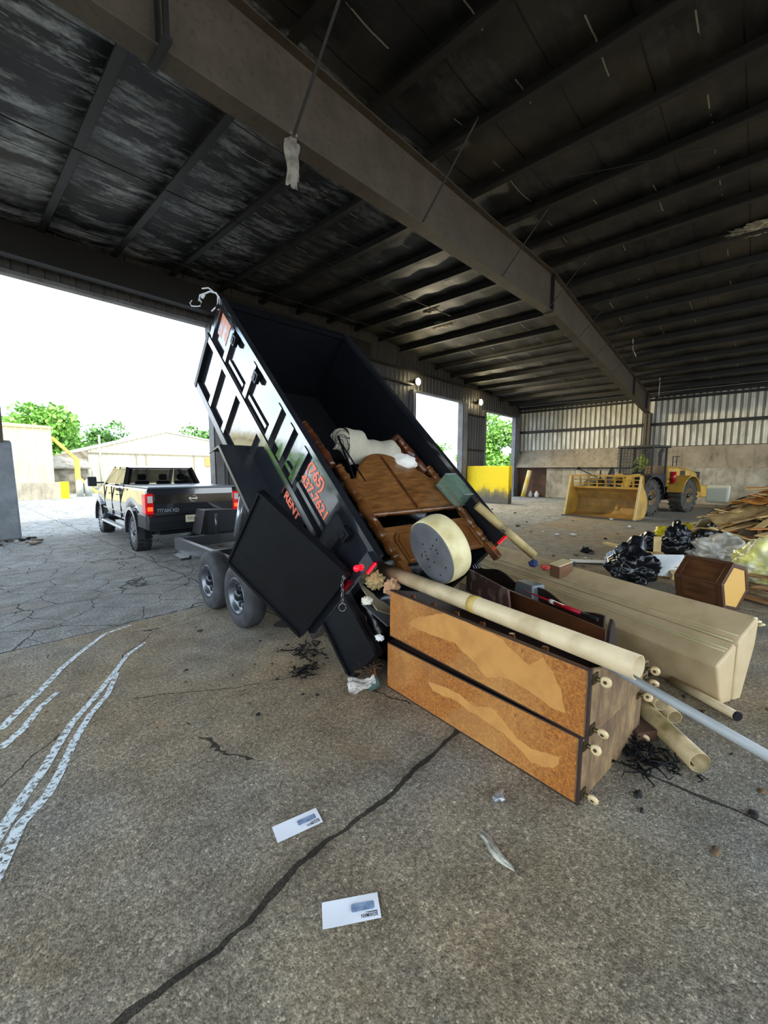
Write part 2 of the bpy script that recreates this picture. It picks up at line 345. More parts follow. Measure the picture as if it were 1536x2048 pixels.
b=MB(); b.box((29.1,YS,2.06),(29.3,5,3.3)); b.box((28.9,YS,2.02),(29.12,5,2.14)); struct(b.build('wall_east_upper_plate',M_plate))
for xx,rx in ((13.5,.7),):
    pass
b=MB(); b.box((.98,14.35,2.55),(1.22,14.6,6.9)); struct(b.build('trim_7',M_raft))
b=MB(); b.hexa([V((x,y,zt(x)+.30+z)) for x in (XW,13) for y in (13.2,15.2) for z in (0,.06)]); struct(b.build('trim_8',M_trim))
# concrete footing block at the left jamb
b=MB(); b.hexa([V((-.6,14.0,0)),V((-.6,14.0,2.65)),V((1.43,14.5,0)),V((1.38,14.5,2.62)),V((-.6,14.7,0)),V((-.6,14.7,2.6)),V((1.46,15.0,0)),V((1.42,15.0,2.15))])
tag(b.build('concrete_block',conc_mat('old grey concrete','#a2a7ab','#858a8e','#6a6b6f'),bevel=.04),'tall grey concrete block standing at the left jamb of the doorway','concrete block')
# ---------------- rafter, purlins, braces ----------------
t=thing('roof_rafter',(13,5.02,zb(13)),'long brown tapered steel beam carrying the purlins and crossing the ceiling diagonally','beam')
xs=[XW,1,13,29.2]
b=MB()
for a,c in zip(xs,xs[1:]): b.hexa([V((a,5.01,zb(a))),V((a,5.01,zt(a))),V((a,5.03,zb(a))),V((a,5.03,zt(a))),V((c,5.01,zb(c))),V((c,5.01,zt(c))),V((c,5.03,zb(c))),V((c,5.03,zt(c)))])
b.build('web',M_raft,t)
for nm,f,h in (('bottom_flange',zb,-.02),('top_flange',zt,.0)):
    b=MB()
    for a,c in zip(xs,xs[1:]): b.hexa([V((x,y,f(x)+z)) for x in (a,c) for y in (4.88,5.16) for z in (h,h+.02)])
    b.build(nm,M_raft,t)
for x in (1.9,13.0,24.5,27.9):
    b=MB(); b.box((x-.01,4.9,zb(x)),(x+.01,5.01,zt(x))); b.build('stiffener',M_purl,t)
b=MB(); b.box((12.9,4.86,zb(13)-.06),(13.2,5.18,zb(13)+.0)); b.build('splice_plate',M_raft,t)
t2=thing('steel_column',(29.05,5.02,0),'dark steel column under the far end of the roof beam','column')
b=MB(); b.box((28.8,5.0,0),(29.3,5.04,5.35)); b.build('web',M_raft,t2)
for x in (28.8,29.28): b=MB(); b.box((x,4.86,0),(x+.02,5.18,5.35)); b.build('flange',M_raft,t2)
pz=None
for x in PX[1:]:
    if pz is None:
        b=MB(); L=YN-YS-.1
        prof=[(-.09,.0),(-.09,.04),(-.084,.04),(-.084,.007),(.05,.007),(.05,.232),(.15,.232),(.15,.239),(.043,.239),(.043,.0)]
        b.prism([V((a,YS+.05,c)) for a,c in prof],(0,L,0))
        pz=b.build('purlin',M_purl,origin=V((0,0,0))); o=pz; tag(o,'dark steel purlin running across the roof under the darkened sheeting','roof purlin','purlins under the roof')
    else: o=pz.copy(); COL.objects.link(o)
    o.location=(x,0,zt(x)+.02)
brc=[]
for i,(x,dx,side) in enumerate([(3.55,.0,-1),(3.55,0,1),(6.4,0,-1),(9.6,0,-1),(12.6,0,-1),(15.4,0,-1),(17.5,0,-1),(20.0,0,-1)]):
    b=MB(); b.bar((x,5.02+side*.12,zb(x)),(x,5.02+side*1.25,zt(x)+.1),.04,.008)
    brc.append(tag(b.build('flange_brace',M_purl),'thin steel brace rod rising from the roof beam to a purlin','brace','brace rods along the roof beam'))
b=MB(); b.box((1.86,4.7,zb(1.9)-.06),(1.94,5.16,zb(1.9)-.02)); b.bar((1.9,4.75,zb(1.9)-.04),(1.9,4.75,zb(1.9)+.35),.05,.05); tag(b.build('hanger_bracket',M_purl),'short rusty bracket hooked over the roof beam near its left end','bracket')
# rag hanging from the beam
b=MB()
for k in range(4):
    b.grid(lambda u,v,k=k:V((3.55+.07*math.cos(k*1.6)*(1-.4*v)+.10*(u-.5)*math.cos(k)+.02*math.sin(v*9+k),4.98+.05*math.sin(k*1.6)+.10*(u-.5)*math.sin(k)-.04,zb(3.5)+.04-(.55+.05*k)*v+.01*math.sin(u*7))),4,14)
tag(b.build('hanging_rag',mat('dusty rag','#8f887c',.9,c2='#5c564d',scale=6)),'torn grey rag hanging from the underside of the roof beam','rag')
# sagging wires
for k,(a,c,sag) in enumerate([((-4,8.6,7.0),(13,8.6,7.45),.10),((-4,11.3,7.0),(13,11.3,7.45),.12),((7.9,3.3,7.15),(9.3,-.6,7.0),.03)]):
    b=MB(); b.tube([V(a).lerp(V(c),i/20)-V((0,0,sag*4*(i/20)*(1-i/20))) for i in range(21)],.012 if k<2 else .006,5)
    tag(b.build('roof_cable',M_purl),['thin dark cable strung under the roof closer to the camera side of the trailer bed','thin dark cable strung under the roof just inside the doorway wall','thin pale wire sagging across the right side of the roof'][k],'cable')
def hang(x,y,L,dx,lab):
    z=zt(x)+.32; b=MB(); b.tube([(x,y,z),(x,y,z-L*.6),(x+dx,y-dx,z-L)],.02,6); tag(b.build('hanging_strip',mat('pale strip','#a9a79c',.8)),lab,'strip')
hang(20.07,4.2,.75,.12,'pale bent strip hanging from the roof right of the roof beam')
hang(26.07,4.1,1.0,0,'straight pale strip hanging in front of the corrugated far wall')
# torn insulation clumps
for k,(x,y,s) in enumerate([(14.1,.45,.5),(14.35,9.9,.45),(13.0,9.5,.3)]):
    b=MB(); b.blob((x,y,zt(x)+.16),(s*.5,s*1.1,.10),seed=k+20,amp=.9,fr=6,sub=4)
    tag(b.build('torn_insulation',mat('torn insulation','#b3aa92',.95,c2='#7f7664',scale=8)),['ragged clump of torn insulation hanging at the right edge of the roof','torn white insulation under the roof right of the dump bed, nearer the doorway wall','torn insulation shreds under the roof right of the dump bed, nearer the roof beam'][k],'insulation')
# flood lights
for k,(x,z) in enumerate([(16.55,6.28),(22.85,6.05)]):
    t=thing('flood_light',(x,12.95,z),['glowing flood light above the left corner of the middle doorway','glowing flood light on the pier between the two far doorways'][k],'lamp','flood lights over the doorways')
    b=MB(); b.box((x-.16,12.82,z-.1),(x+.16,13.0,z+.12)); b.build('housing',M_purl,t,bevel=.02)
    b=MB(); b.cyl((x,12.78,z),(x,12.82,z),.17,.17,20); b.build('lens',mat('lamp lens','#fff1c8',.3,emit='#ffedb8',es=60),t)
    b=MB(); b.bar((x,13.0,z),(x,13.18,z+.05),.05); b.build('bracket',M_purl,t)
    ldt=bpy.data.lights.new('flood_bulb','SPOT'); ldt.energy=1400; ldt.color=(1,.86,.58); ldt.spot_size=R(150); ldt.spot_blend=.8; ldt.shadow_soft_size=.12
    lo_=bpy.data.objects.new('flood_bulb',ldt); COL.objects.link(lo_); lo_.parent=t; lo_.location=(0,-.25,0); lo_.rotation_euler=V((0,.85,.45)).to_track_quat('Z','Y').to_euler()
# yellow barrier block
def ybmat():
    m,g,p=newmat('yellow painted block',.7); o=g.obj(); z=g.sep(o)[2]
    f=g.m('ADD',g.m('MULTIPLY',z,.55),g.m('MULTIPLY',g.noise(g.scale(o,(1,1,.3)),3.2,8,.7),.9))
    b=g.ramp(f,[(.60,'#5f5a50'),(.80,'#8f8147'),(.9,'#e5c311'),(1.,'#f0cf12')]); b=g.mix(g.ramp(g.noise(g.scale(o,(1,2,.5)),7,6,.75),[(.60,0.),(.68,.8)]),b,'#55502f'); g.l.new(b,p.inputs['Base Color']); return m
b=MB(); b.box((21.66,10.25,0),(22.1,12.95,2.14)); tag(b.build('barrier_block',ybmat(),bevel=.03),'big yellow painted barrier block, chipped grey near the floor, beside the far doorway','barrier')
b=MB(); b.cyl((28.35,12.3,0),(28.55,11.95,1.9),.16,.16,20); tag(b.build('bollard',mat('yellow faded tube','#d9b545',.6,c2='#e9dcae',scale=1.2)),'leaning yellow tube propped against the rusty recess of the far wall','tube')
for k,yy in enumerate((11.95,11.5)):
    t=thing('gas_cylinder',(28.8,yy,0),['small white gas cylinder on the floor nearer the yellow tube','small white gas cylinder next to the rough concrete wall'][k],'gas cylinder','gas cylinders by the far wall')
    b=MB(); b.lathe((28.8,yy,0),(28.8,yy,1),[(0,.12),(.04,.15),(.28,.15),(.36,.07)],16); b.build('tank',mat('white tank','#d8d8d4',.5),t)
    b=MB(); b.cyl((28.8,yy,.34),(28.8,yy,.44),.07,.07,12); b.build('collar',mat('white tank','#d8d8d4'),t)
# ---------------- dump trailer ----------------
TA=R(4); AX=V((math.sin(TA),math.cos(TA),0)); NX=V((math.cos(TA),-math.sin(TA),0)); ZZ=V((0,0,1)); P0=V((2.62,4.70,0))
TT=R(44.19); BU=AX*math.cos(TT)+ZZ*math.sin(TT); BW=-AX*math.sin(TT)+ZZ*math.cos(TT)
BR=P0+AX*-2.40+ZZ*1.13-BW*1.37
bed=lambda l,u,w: BR+NX*l+BU*u+BW*w
fr=lambda l,s,z: P0+NX*l+AX*s+ZZ*z
def black_paint():
    m,g,p=newmat('glossy black paint',.08); o=g.obj()
    p.inputs['Base Color'].default_value=(.012,.014,.018,1); p.inputs['IOR'].default_value=2.6
    g.l.new(g.ramp(g.noise(o,5,6,.7),[(.4,.05),(.75,.22)]),p.inputs['Roughness']); g.l.new(g.bump(g.noise(o,1.6,2),.08,.03),p.inputs['Normal']); return m
M_bp=black_paint()
M_bm=mat('worn black steel','#07090d',.42,c2='#0c0e13',scale=5,bump=.15,spec=.35)
M_bi=mat('black bed liner steel','#030408',.75,c2='#06070a',scale=3,spec=.3)
M_bg=mat('grey edged frame steel','#23262b',.3,ior=2.0)
M_red=mat('red light lens','#a00010',.2,emit='#ff0510',es=6); M_redd=mat('dark red lens','#5a0010',.15)
M_orange=mat('orange vinyl letters','#f0785a',.5)
t=thing('dump_trailer',fr(1.05,0,0),'black tandem axle dump trailer with its bed raised steeply','trailer')
BL,BH=4.22,1.37
b=MB(); b.fbox(bed,(.02,.0,.10),(2.08,BL,.14))
for u in [0.05+.42*i for i in range(11)]: b.fbox(bed,(.05,u,.02),(2.05,u+.06,.10))
b.fbox(bed,(.45,0,-.10),(.55,BL-.3,.03)); b.fbox(bed,(1.55,0,-.10),(1.65,BL-.3,.03)); b.build('bed_floor',M_bi,t)
b=MB(); b.fbox(bed,(.02,0,0),(.045,BL,BH-.03)); b.build('side_panel',M_bp,t)
b=MB(); b.fbox(bed,(2.055,0,0),(2.08,BL,BH-.03)); b.build('side_panel',M_bm,t)
b=MB(); b.fbox(bed,(.02,BL-.03,0),(2.08,BL,BH)); b.fbox(bed,(-.04,BL-.02,0),(.06,BL+.06,BH-.52)); b.build('front_panel',M_bm,t)
for l0 in (-.012,2.04): b=MB(); b.fbox(bed,(l0,0,BH-.045),(l0+.08,BL+.03,BH+.01)); b.build('top_rail',M_bp,t)
b=MB(); b.fbox(bed,(0,BL-.05,BH-.06),(2.1,BL+.04,BH)); b.build('top_rail',M_bm,t)
for l0,l1 in ((-.035,.03),(2.07,2.14)):
    b=MB(); b.fbox(bed,(l0,0.0,.76),(l1,BL+.02,.845)); b.build('side_rail',M_bp,t)
    b=MB(); b.fbox(bed,(l0+.005,0.0,0),(l1,BL+.02,.10)); b.build('bottom_rail',M_bg,t)
for (a,c) in ((.62,1.30),(1.46,1.62),(2.2,2.78),(2.98,3.5)):
    b=MB(); b.fbox(bed,(-.004,a,.90),(.02,c,.945)); b.build('tie_bar',M_bp,t)
for u in (4.12,3.56,2.80,2.03,1.70,1.34):
    b=MB(); b.fbox(bed,(-.022,u,.845),(.02,u+.10,BH-.05)); b.build('side_post',M_bp,t)
for u in (3.60,3.03,2.3,1.44,.9):
    b=MB(); b.fbox(bed,(-.022,u,.10),(.02,u+.10,.76)); b.build('side_post',M_bp,t)
for u in (.42,):
    b=MB(); b.fbox(bed,(-.04,u,.10),(.02,u+.20,BH-.12)); b.build('side_post',M_bp,t)
for u in (.5,1.4,2.3,3.2,4.1): b=MB(); b.fbox(bed,(2.08,u,.1),(2.17,u+.1,BH-.05)); b.build('side_post',M_bm,t)
for u,w in ((3.42,1.22),(2.66,1.22),(.34,1.18)):
    b=MB(); b.fbox(bed,(-.05,u,w-.05),(-.0,u+.11,w+.07)); b.fbox(bed,(-.06,u+.03,w-.03),(-.05,u+.07,w+.04)); b.build('tarp_bracket',M_bm,t)
b=MB(); b.fbox(bed,(-.05,-.03,0),(.06,.08,BH-.03)); b.build('corner_post',M_bp,t)
b=MB(); b.fbox(bed,(2.04,-.03,0),(2.17,.10,BH-.03)); b.build('corner_post',M_bm,t)
# tarp roll debris at front top corner
b=MB()
for pts,r_ in (([(2.658,5.331,4.072),(2.628,5.375,4.15),(2.577,5.434,4.169),(2.522,5.49,4.137),(2.486,5.528,4.123),(2.471,5.532,4.046)],.012),([(2.471,5.532,4.08),(2.492,5.507,4.033),(2.475,5.517,3.981),(2.453,5.541,3.974),(2.40,5.599,3.98),(2.39,5.617,4.019),(2.41,5.60,4.055)],.008),([(2.64,5.35,4.12),(2.633,5.344,4.02),(2.60,5.37,3.95),(2.57,5.40,3.91)],.010),([(2.60,5.40,4.17),(2.56,5.44,4.21),(2.50,5.5,4.20)],.009),([(2.522,5.49,4.137),(2.50,5.5,4.08)],.02),([(2.658,5.331,4.072),(2.66,5.33,3.98),(2.63,5.34,3.93)],.012)): b.tube(pts,r_,6)
b.build('torn_tarp_straps',mat('pale strap','#c9ccd0',.5),t)
# photo decal near the front top
b=MB(); b.fbox(bed,(.012,3.76,.98),(.02,4.08,1.26)); b.build('decal',mat('faded orange decal','#d98a66',.3,c2='#cfd3da',scale=9,lo=.45,hi=.6),t)
# lettering (reads front to rear)
def tfr(u0,w0): return lambda x,y,z: bed(.018-z,u0-x,w0+y)
FN=None
b=text_mb('(765)',.165,tfr(1.30,1.15),.002,bold=.006); b.build('lettering',M_orange,t)['label']='orange area code lettering'
b=text_mb('437-7621',.155,tfr(1.30,.985),.002,bold=.006); b.build('lettering',M_orange,t)['label']='orange phone number lettering'
b=text_mb('RENT',.15,tfr(1.42,.60),.002,bold=.006); b.build('lettering',M_orange,t)['label']='orange RENT lettering'
# fenders fixed to the bed sides
for s_,l0,l1 in ((0,-.33,.02),(1,2.08,2.42)):
    b=MB(); pr_=[(2.62,.16),(2.46,.41),(.82,.41),(.72,.2)]
    for (ua,wa),(ub,wb) in zip(pr_,pr_[1:]):
        b.hexa([bed(l,u,w+d) for l in (l0,l1) for (u,w) in ((ua,wa),(ub,wb)) for d in (-.012,.0)])
        lo=l0 if s_==0 else l1-.012
        b.hexa([bed(l,u,w+d) for l in (lo,lo+.012) for (u,w) in ((ua,wa),(ub,wb)) for d in (-.05,.0)])
    b.fbox(bed,(l0 if s_==0 else l1-.3,2.2,.10),(l1 if s_==0 else l1,2.22,.41)) if False else None
    b.build('fender',M_bg,t)
b=MB(); b.blob(bed(-.28,2.02,.36),(.035,.035,.035),sub=2,amp=0); b.build('marker_light',M_red,t)
# tail lights on the rear corner
b=MB()
for k in range(7):
    p=bed(-.03,-.045,1.20+.022*k); b.blob(p,(.009,.009,.009),sub=1,amp=0)
b.build('tail_light_strip',mat('red led','#ff1020',.2,emit='#ff0818',es=7),t)
b=MB(); b.fbox(bed,(-.06,-.04,1.18),(0.0,-.03,1.35)); b.build('light_base',M_redd,t)
b=MB(); b.blob(bed(-.075,.05,1.15),(.028,.028,.028),sub=2,amp=0); b.build('tail_light',M_red,t)
b=MB(); b.fbox(bed,(-.08,.0,.86),(-.02,.05,.97)); b.build('reflector',M_redd,t)
b=MB()
for k in range(5): b.blob(bed(2.12,-.04,1.18+.03*k),(.009,.009,.009),sub=1,amp=0)
b.build('tail_light_strip',mat('red led','#ff1020'),t)
# left barn door folded forward, with frame, and chain
Ah,Bh,Cf,Df=bed(-.12,.05,-.05),bed(-.10,.05,1.06),bed(-.52,1.12,1.02),bed(-.52,1.12,-.10)
dx=(Df-Ah); dy=(Bh-Ah); dn=dx.cross(dy).normalized()
if dn.dot(NX)>0: dn=-dn
DF=lambda a,c,d: Ah.lerp(Df,a).lerp(Bh.lerp(Cf,a),c)+dn*d
b=MB(); b.fbox(DF,(0,0,-.01),(1,1,.01)); dp=b.build('rear_door',M_bm,t)
b=MB()
for lo,hi in (((0,0,-.05),(1,.07,-.01)),((0,.93,-.05),(1,1,-.01)),((0,0,-.05),(.07,1,-.01)),((.90,0,-.05),(1,1,-.01)),((0,0,.01),(1,.035,.03)),((.0,0,.01),(.02,1,.025)),((.98,0,.01),(1,1,.03)),((.0,.975,.01),(1,1,.025))): b.fbox(DF,lo,hi)
b.fbox(DF,(0,.24,.01),(1,.26,.012)); b.build('door_frame',M_bm,dp)
b=MB()
pts=[bed(-.09,.08,1.02)+ (DF(.02,.99,.06)-bed(-.09,.08,1.02))*(i/5) - V((0,0,.02*math.sin(math.pi*i/5))) for i in range(6)]+[DF(.02,.97,.06)-V((0,0,.045*i)) for i in range(1,6)]
for i,(p,q) in enumerate(zip(pts,pts[1:])):
    c=(p+q)/2; d=(q-p).normalized(); sd_=d.cross(V((1,0,0)) if i%2 else V((0,1,0))).normalized()
    b.tube([c+d*.026*math.cos(a)+sd_*.012*math.sin(a) for a in [k*math.pi/4 for k in range(9)]],.0035,5)
c=pts[-1]-V((0,0,.035)); b.tube([c+NX*0+V((.6*.035*math.cos(a)*1.2,-.6*.035*math.cos(a)*.9,.035*math.sin(a))) for a in [k*math.pi/8 for k in range(17)]],.004,5)
b.build('chain',mat('chain steel','#8d8f92',.35,metal=.8),t)
b=MB(); b.fbox(bed,(-.06,-.62,.33),(-.03,-.02,.84)); dq=b.build('rear_door',M_bm,t); dq['label']='lower black panel reaching the floor'
b=MB(); b.fbox(bed,(-.10,-.62,.33),(-.0,-.59,.84)); b.fbox(bed,(-.09,-.62,.80),(-.0,-.02,.84)); b.fbox(bed,(-.09,-.62,.33),(-.0,-.02,.36)); b.build('door_frame',M_bm,dq)
# chassis
b=MB()
for l in (0,2.02): b.fbox(fr,(l,-1.3,.42),(l+.08,3.05,.63))
for s_ in (2.97,1.36,.1,-1.3): b.fbox(fr,(.08,s_,.44),(2.02,s_+.07,.62))
b.build('chassis_frame',M_bg,t)
b=MB(); b.fbox(fr,(-.16,2.2,.36),(.0,2.7,.40)); b.fbox(fr,(-.03,2.2,.36),(-.0,2.75,.43)); b.build('step',M_bg,t)
b=MB()
for l,l2 in ((.10,1.0),(2.0,1.1)): b.bar(fr(l,3.0,.52),fr(l2,4.55,.50),.08,.14)
b.bar(fr(1.05,4.3,.5),fr(1.05,4.8,.52),.1,.1); b.build('tongue',M_bm,t)
b=MB(); b.prism([fr(.55,3.35,.58),fr(.66,3.35,1.06),fr(1.36,3.35,1.03),fr(1.86,3.35,.60)],AX*.45); b.build('tool_box',M_bm,t,bevel=.01)
b=MB(); b.cyl(fr(.80,3.15,1.0),fr(.80,3.15,.6),.02,.02,8); b.build('jack_handle',M_bg,t)
b=MB(); b.cyl(fr(.95,2.6,.6),fr(1.05,2.5,1.35),.05,.05,14); b.cyl(fr(1.05,2.5,1.30),bed(1.05,2.6,.05),.035,.035,14); b.build('lift_cylinder',mat('hydraulic rod','#9aa0a6',.25,metal=.7),t)
b=MB(); b.bar(fr(.6,1.4,.6),bed(.6,1.6,0),.07,.10); b.bar(fr(1.5,1.4,.6),bed(1.5,1.6,0),.07,.10); b.build('lift_arm',M_bm,t)
b=MB()
for s_ in (.56,-.33): b.bar(fr(-.1,s_,.385),fr(2.2,s_,.385),.09,.09)
for l in (0.04,2.06): b.bar(fr(l,.9,.47),fr(l,-.8,.47),.05,.04)
b.build('axles',M_bm,t)
M_tire=mat('tire rubber','#232426',.8,c2='#3b3c3e',scale=7,lo=.35,hi=.75)
M_tread=mat('tread rubber','#151517',.9)
M_rim=mat('dark steel rim','#71777d',.3,metal=.6,c2='#4b5056',scale=6)
M_hub=mat('hub metal','#3a3d42',.25,metal=.8)
def wheel(parent,F,side,r=.39,wd=.23,rr=.215,tire=M_tire,rim=M_rim,treads=0,spokes=0,name='wheel',holes=10):
    "F(a,b,c): a outward (0 outer face .. wd inward), b forward, c up from hub centre"
    a0=F(0,0,0); a1=F(1,0,0); A=lambda x:F(x,0,0)
    ax_=(a1-a0).normalized()
    b=MB(); prof=[(.012,rr),(-.0,rr+.015),(.0,r*.80),(.02,r*.93),(.045,r*.985),(wd*.5,r),(wd-.045,r*.985),(wd-.02,r*.93),(wd,r*.8),(wd-.01,rr)]
    k=a0; b.lathe(k,k+ax_*wd,prof,36,False); w_=b.build(name,tire,parent)
    if treads:
        b=MB()
        for i in range(treads):
            q=2*math.pi*i/treads
            for sgn,lo,hi in ((1,.0,.42),(-1,.58,1.0)):
                dq=math.pi/treads*(.5 if sgn>0 else -.5)
                p=lambda aa,rad,dd: F(aa*wd,math.cos(q+dq+dd)*rad,math.sin(q+dq+dd)*rad)
                h=math.pi/treads*.55
                b.hexa([p(aa,rad,dd) for aa in (lo,hi) for rad in (r*.95,r*1.035) for dd in (-h,h)])
        b.build('tread_blocks',M_tread if tire is M_tire else tire,w_)
    b=MB(); b.lathe(a0,a1,[(wd*.9,rr),(.02,rr),(.0,rr+.004),(.012,rr-.02),(.05,rr-.03),(.075,rr*.72),(.075,.0)],32,False); rm=b.build('rim',rim,w_)
    b=MB(); b.lathe(a0,a1,[(.08,rr*.30),(.015,rr*.30),(.0,rr*.22),(-.005,0)],20,False)
    for i in range(8):
        q=i*math.pi/4; c=F(.07,math.cos(q)*rr*.42,math.sin(q)*rr*.42); b.cyl(c,c-ax_*.03,.011,.011,6)
    b.build('hub',M_hub,w_)
    if spokes:
        b=MB()
        for i in range(spokes):
            q=2*math.pi*i/spokes
            for dd in (-.13,.13):
                b.bar(F(.03,math.cos(q)*rr*.25,math.sin(q)*rr*.25),F(.012,math.cos(q+dd)*rr*.93,math.sin(q+dd)*rr*.93),rr*.13,.02,up=ax_)
        b.build('spokes',mat('machined alloy','#c4c8cc',.25,metal=.8),w_)
    else:
        b=MB()
        for i in range(holes):
            q=2*math.pi*i/holes; c=F(.066,math.cos(q)*rr*.66,math.sin(q)*rr*.66); b.cyl(c,c+ax_*.012,.02,.02,10)
        b.build('rim_holes',M_bi,w_)
    return w_
for s_ in (.56,-.33):
    wheel(t,lambda a,b_,c,s_=s_: fr(-.35+a,s_+b_,.385+c),0)
    wheel(t,lambda a,b_,c,s_=s_: fr(2.45-a,s_+b_,.385+c),1)
# ---------------- pickup truck ----------------
TP=V((2.93,10.44,0)); tk=lambda x,y,z: TP+NX*x+AX*y+ZZ*z
t=thing('pickup_truck',tk(1,2,0),'dark grey crew cab pickup truck with covered bed, hitched ahead of the trailer','truck')
def truck_paint():
    m,g,p=newmat('dark graphite car paint',.12); p.inputs['Base Color'].default_value=lin('#33353a'); p.inputs['Metallic'].default_value=.35; p.inputs['IOR'].default_value=1.8; p.inputs['Coat Weight'].default_value=1; p.inputs['Coat Roughness'].default_value=.03; return m
M_tp=truck_paint(); M_gl=mat('tinted glass','#0b0e10',.03,ior=1.6,spec=.8,alpha=.62); M_chr=mat('chrome','#c8ccd0',.12,metal=1); M_tb=mat('black trim plastic','#15171a',.45)
# body: lower shell cross-section lofted along y
def ring(y,x0,x1,z0,z1,ins=.05,top=.06):
    return [tk(x0+.04,y,z0),tk(x0,y,z0+.12),tk(x0-.02,y,(z0+z1)/2),tk(x0+.015,y,z1-top),tk(x0+ins,y,z1),tk(x1-ins,y,z1),tk(x1-.015,y,z1-top),tk(x1+.02,y,(z0+z1)/2),tk(x1,y,z0+.12),tk(x1-.04,y,z0)]
def arch_z(y):
    z=.58
    for c in (0,3.90):
        d=abs(y-c)
        if d<.56: z=max(z,.42+math.sqrt(max(0,.56**2-d*d))*1.0)
    return z
ys=[-1.22+.0]+[-1.1+.06*i for i in range(100)]; ys=[y for y in ys if y<4.86]+[4.86]
def topz(y):
    if y<.98: return 1.46
    if y<3.1: return 1.44
    return 1.44-.24*((y-3.1)/1.76)**1.6
rings=[]
for y in ys:
    k=0 if y<3.9 else ((y-3.9)/.96)**2*.13
    rings.append(ring(y,.02+k,1.93-k,arch_z(y),topz(y)))
b=MB(); b.loft(rings,True,True); b.build('body',M_tp,t)
for c in (0,3.9):
    for x0,x1 in ((-.05,.10),(1.85,2.0)):
        b=MB()
        for i in range(14):
            q0=math.pi*(i/14)*1.08-.1; q1=math.pi*((i+1)/14)*1.08-.1
            b.hexa([tk(x,c+math.cos(q)*rd,.42+math.sin(q)*rd) for x in (x0,x1) for q in (q0,q1) for rd in (.53,.60)])
        b.build('fender_flare',M_tp,t)
# greenhouse
cab=[(1.02,1.46),(1.20,1.90),(1.45,1.955),(2.5,1.955),(2.75,1.90),(3.55,1.42)]
def gx(z): return .09+(z-1.44)*.30
top_=[(1.19,1.87),(1.22,1.91),(1.45,1.955),(2.5,1.955),(2.74,1.91),(2.84,1.87)]
b=MB(); b.loft([[tk(gx(z),y,z) for y,z in top_],[tk(1.95-gx(z),y,z) for y,z in top_]],True); b.build('cab_roof',M_tp,t,bevel=.02)
for (ya,za),(yb,zb_),wd_ in (((1.04,1.44),(1.24,1.90),.14),((2.12,1.44),(2.12,1.92),.09),((3.58,1.42),(2.76,1.91),.08)):
    for sg in (0,1):
        b=MB(); xa,xb=gx(za)+.03,gx(zb_)+.03
        if sg: xa,xb=1.95-xa,1.95-xb
        b.bar(tk(xa,ya,za),tk(xb,yb,zb_),.06,wd_,up=NX); b.build('pillar',M_tp,t)
b=MB(); b.hexa([tk(x,y,z) for (x,z,y0) in ((.16,1.50,1.0),(1.79,1.50,1.0)) for (zz_,yy) in ((1.50,1.015),(1.86,1.165)) for x,y,z in [(x+(.09 if x<1 else -.09)*(zz_-1.5)/.36,yy-d,zz_) for d in (.0,.012)]]); b.build('rear_window',M_gl,t)
for x,sg in ((0,-1),(1,1)):
    for (ya,yb,yc,yd) in ((1.22,1.30,2.05,2.10),(2.16,2.16,2.72,3.22)):
        b=MB(); P=[(ya,1.48),(yb,1.87),(yc,1.87),(yd,1.48)]
        pts=[]
        for y,z in P:
            xx=gx(z)-.006 if sg<0 else 1.95-gx(z)+.006; pts.append(tk(xx,y,z))
        b.prism(pts,NX*(.012*sg)); b.build('side_window',mat('bright side glass','#20262b',.02,ior=2.2,alpha=.7),t)
b=MB(); b.hexa([tk(x,y,z) for x in (.2,1.75) for (y,z) in ((2.80,1.87),(3.50,1.46)) for y in (y,y+.015)]); b.build('windshield',M_gl,t)
for x in (.45,.95,1.4):
    b=MB(); b.fbox(tk,(x-.02,1.45,1.2),(x+.30,1.6,1.56)); b.fbox(tk,(x+.04,1.47,1.58),(x+.24,1.57,1.74)); b.build('seat',M_tb,t,bevel=.04)
b=MB(); b.fbox(tk,(.06,-1.2,1.46),(1.89,.96,1.495)); b.build('bed_cover',mat('soft bed cover','#5d6770',.25,ior=2.0),t,bevel=.012)
# tailgate
b=MB(); b.hexa([tk(x,y,z) for x in (.14,1.81) for (y,z) in ((-1.245,.95),(-1.26,1.20)) for y in (y,y+.05)]); b.hexa([tk(x,y,z) for x in (.14,1.81) for (y,z) in ((-1.26,1.20),(-1.235,1.45)) for y in (y,y+.05)])
tg=b.build('tailgate',M_tp,t)
b=MB(); b.fbox(tk,(.16,-1.278,1.14),(1.79,-1.262,1.33)); b.build('chrome_band',mat('gloss dark band','#4a453f',.12,metal=.7),tg)
b=MB(); c=tk(.92,-1.28,1.235); b.tube([c+NX*.075*math.cos(a)+ZZ*.065*math.sin(a) for a in [k*math.pi/12 for k in range(25)]],.009,6); b.fbox(tk,(.83,-1.29,1.222),(1.01,-1.275,1.248)); b.build('badge',M_chr,tg)
b=text_mb('TITAN XD',.10,lambda x,y,z: tk(.19+x*1.0,-1.258-z,.965+y),.003,sx=.95,bold=.004); b.build('lettering',mat('grey badge letters','#9a9ea3',.3,metal=.6),tg)
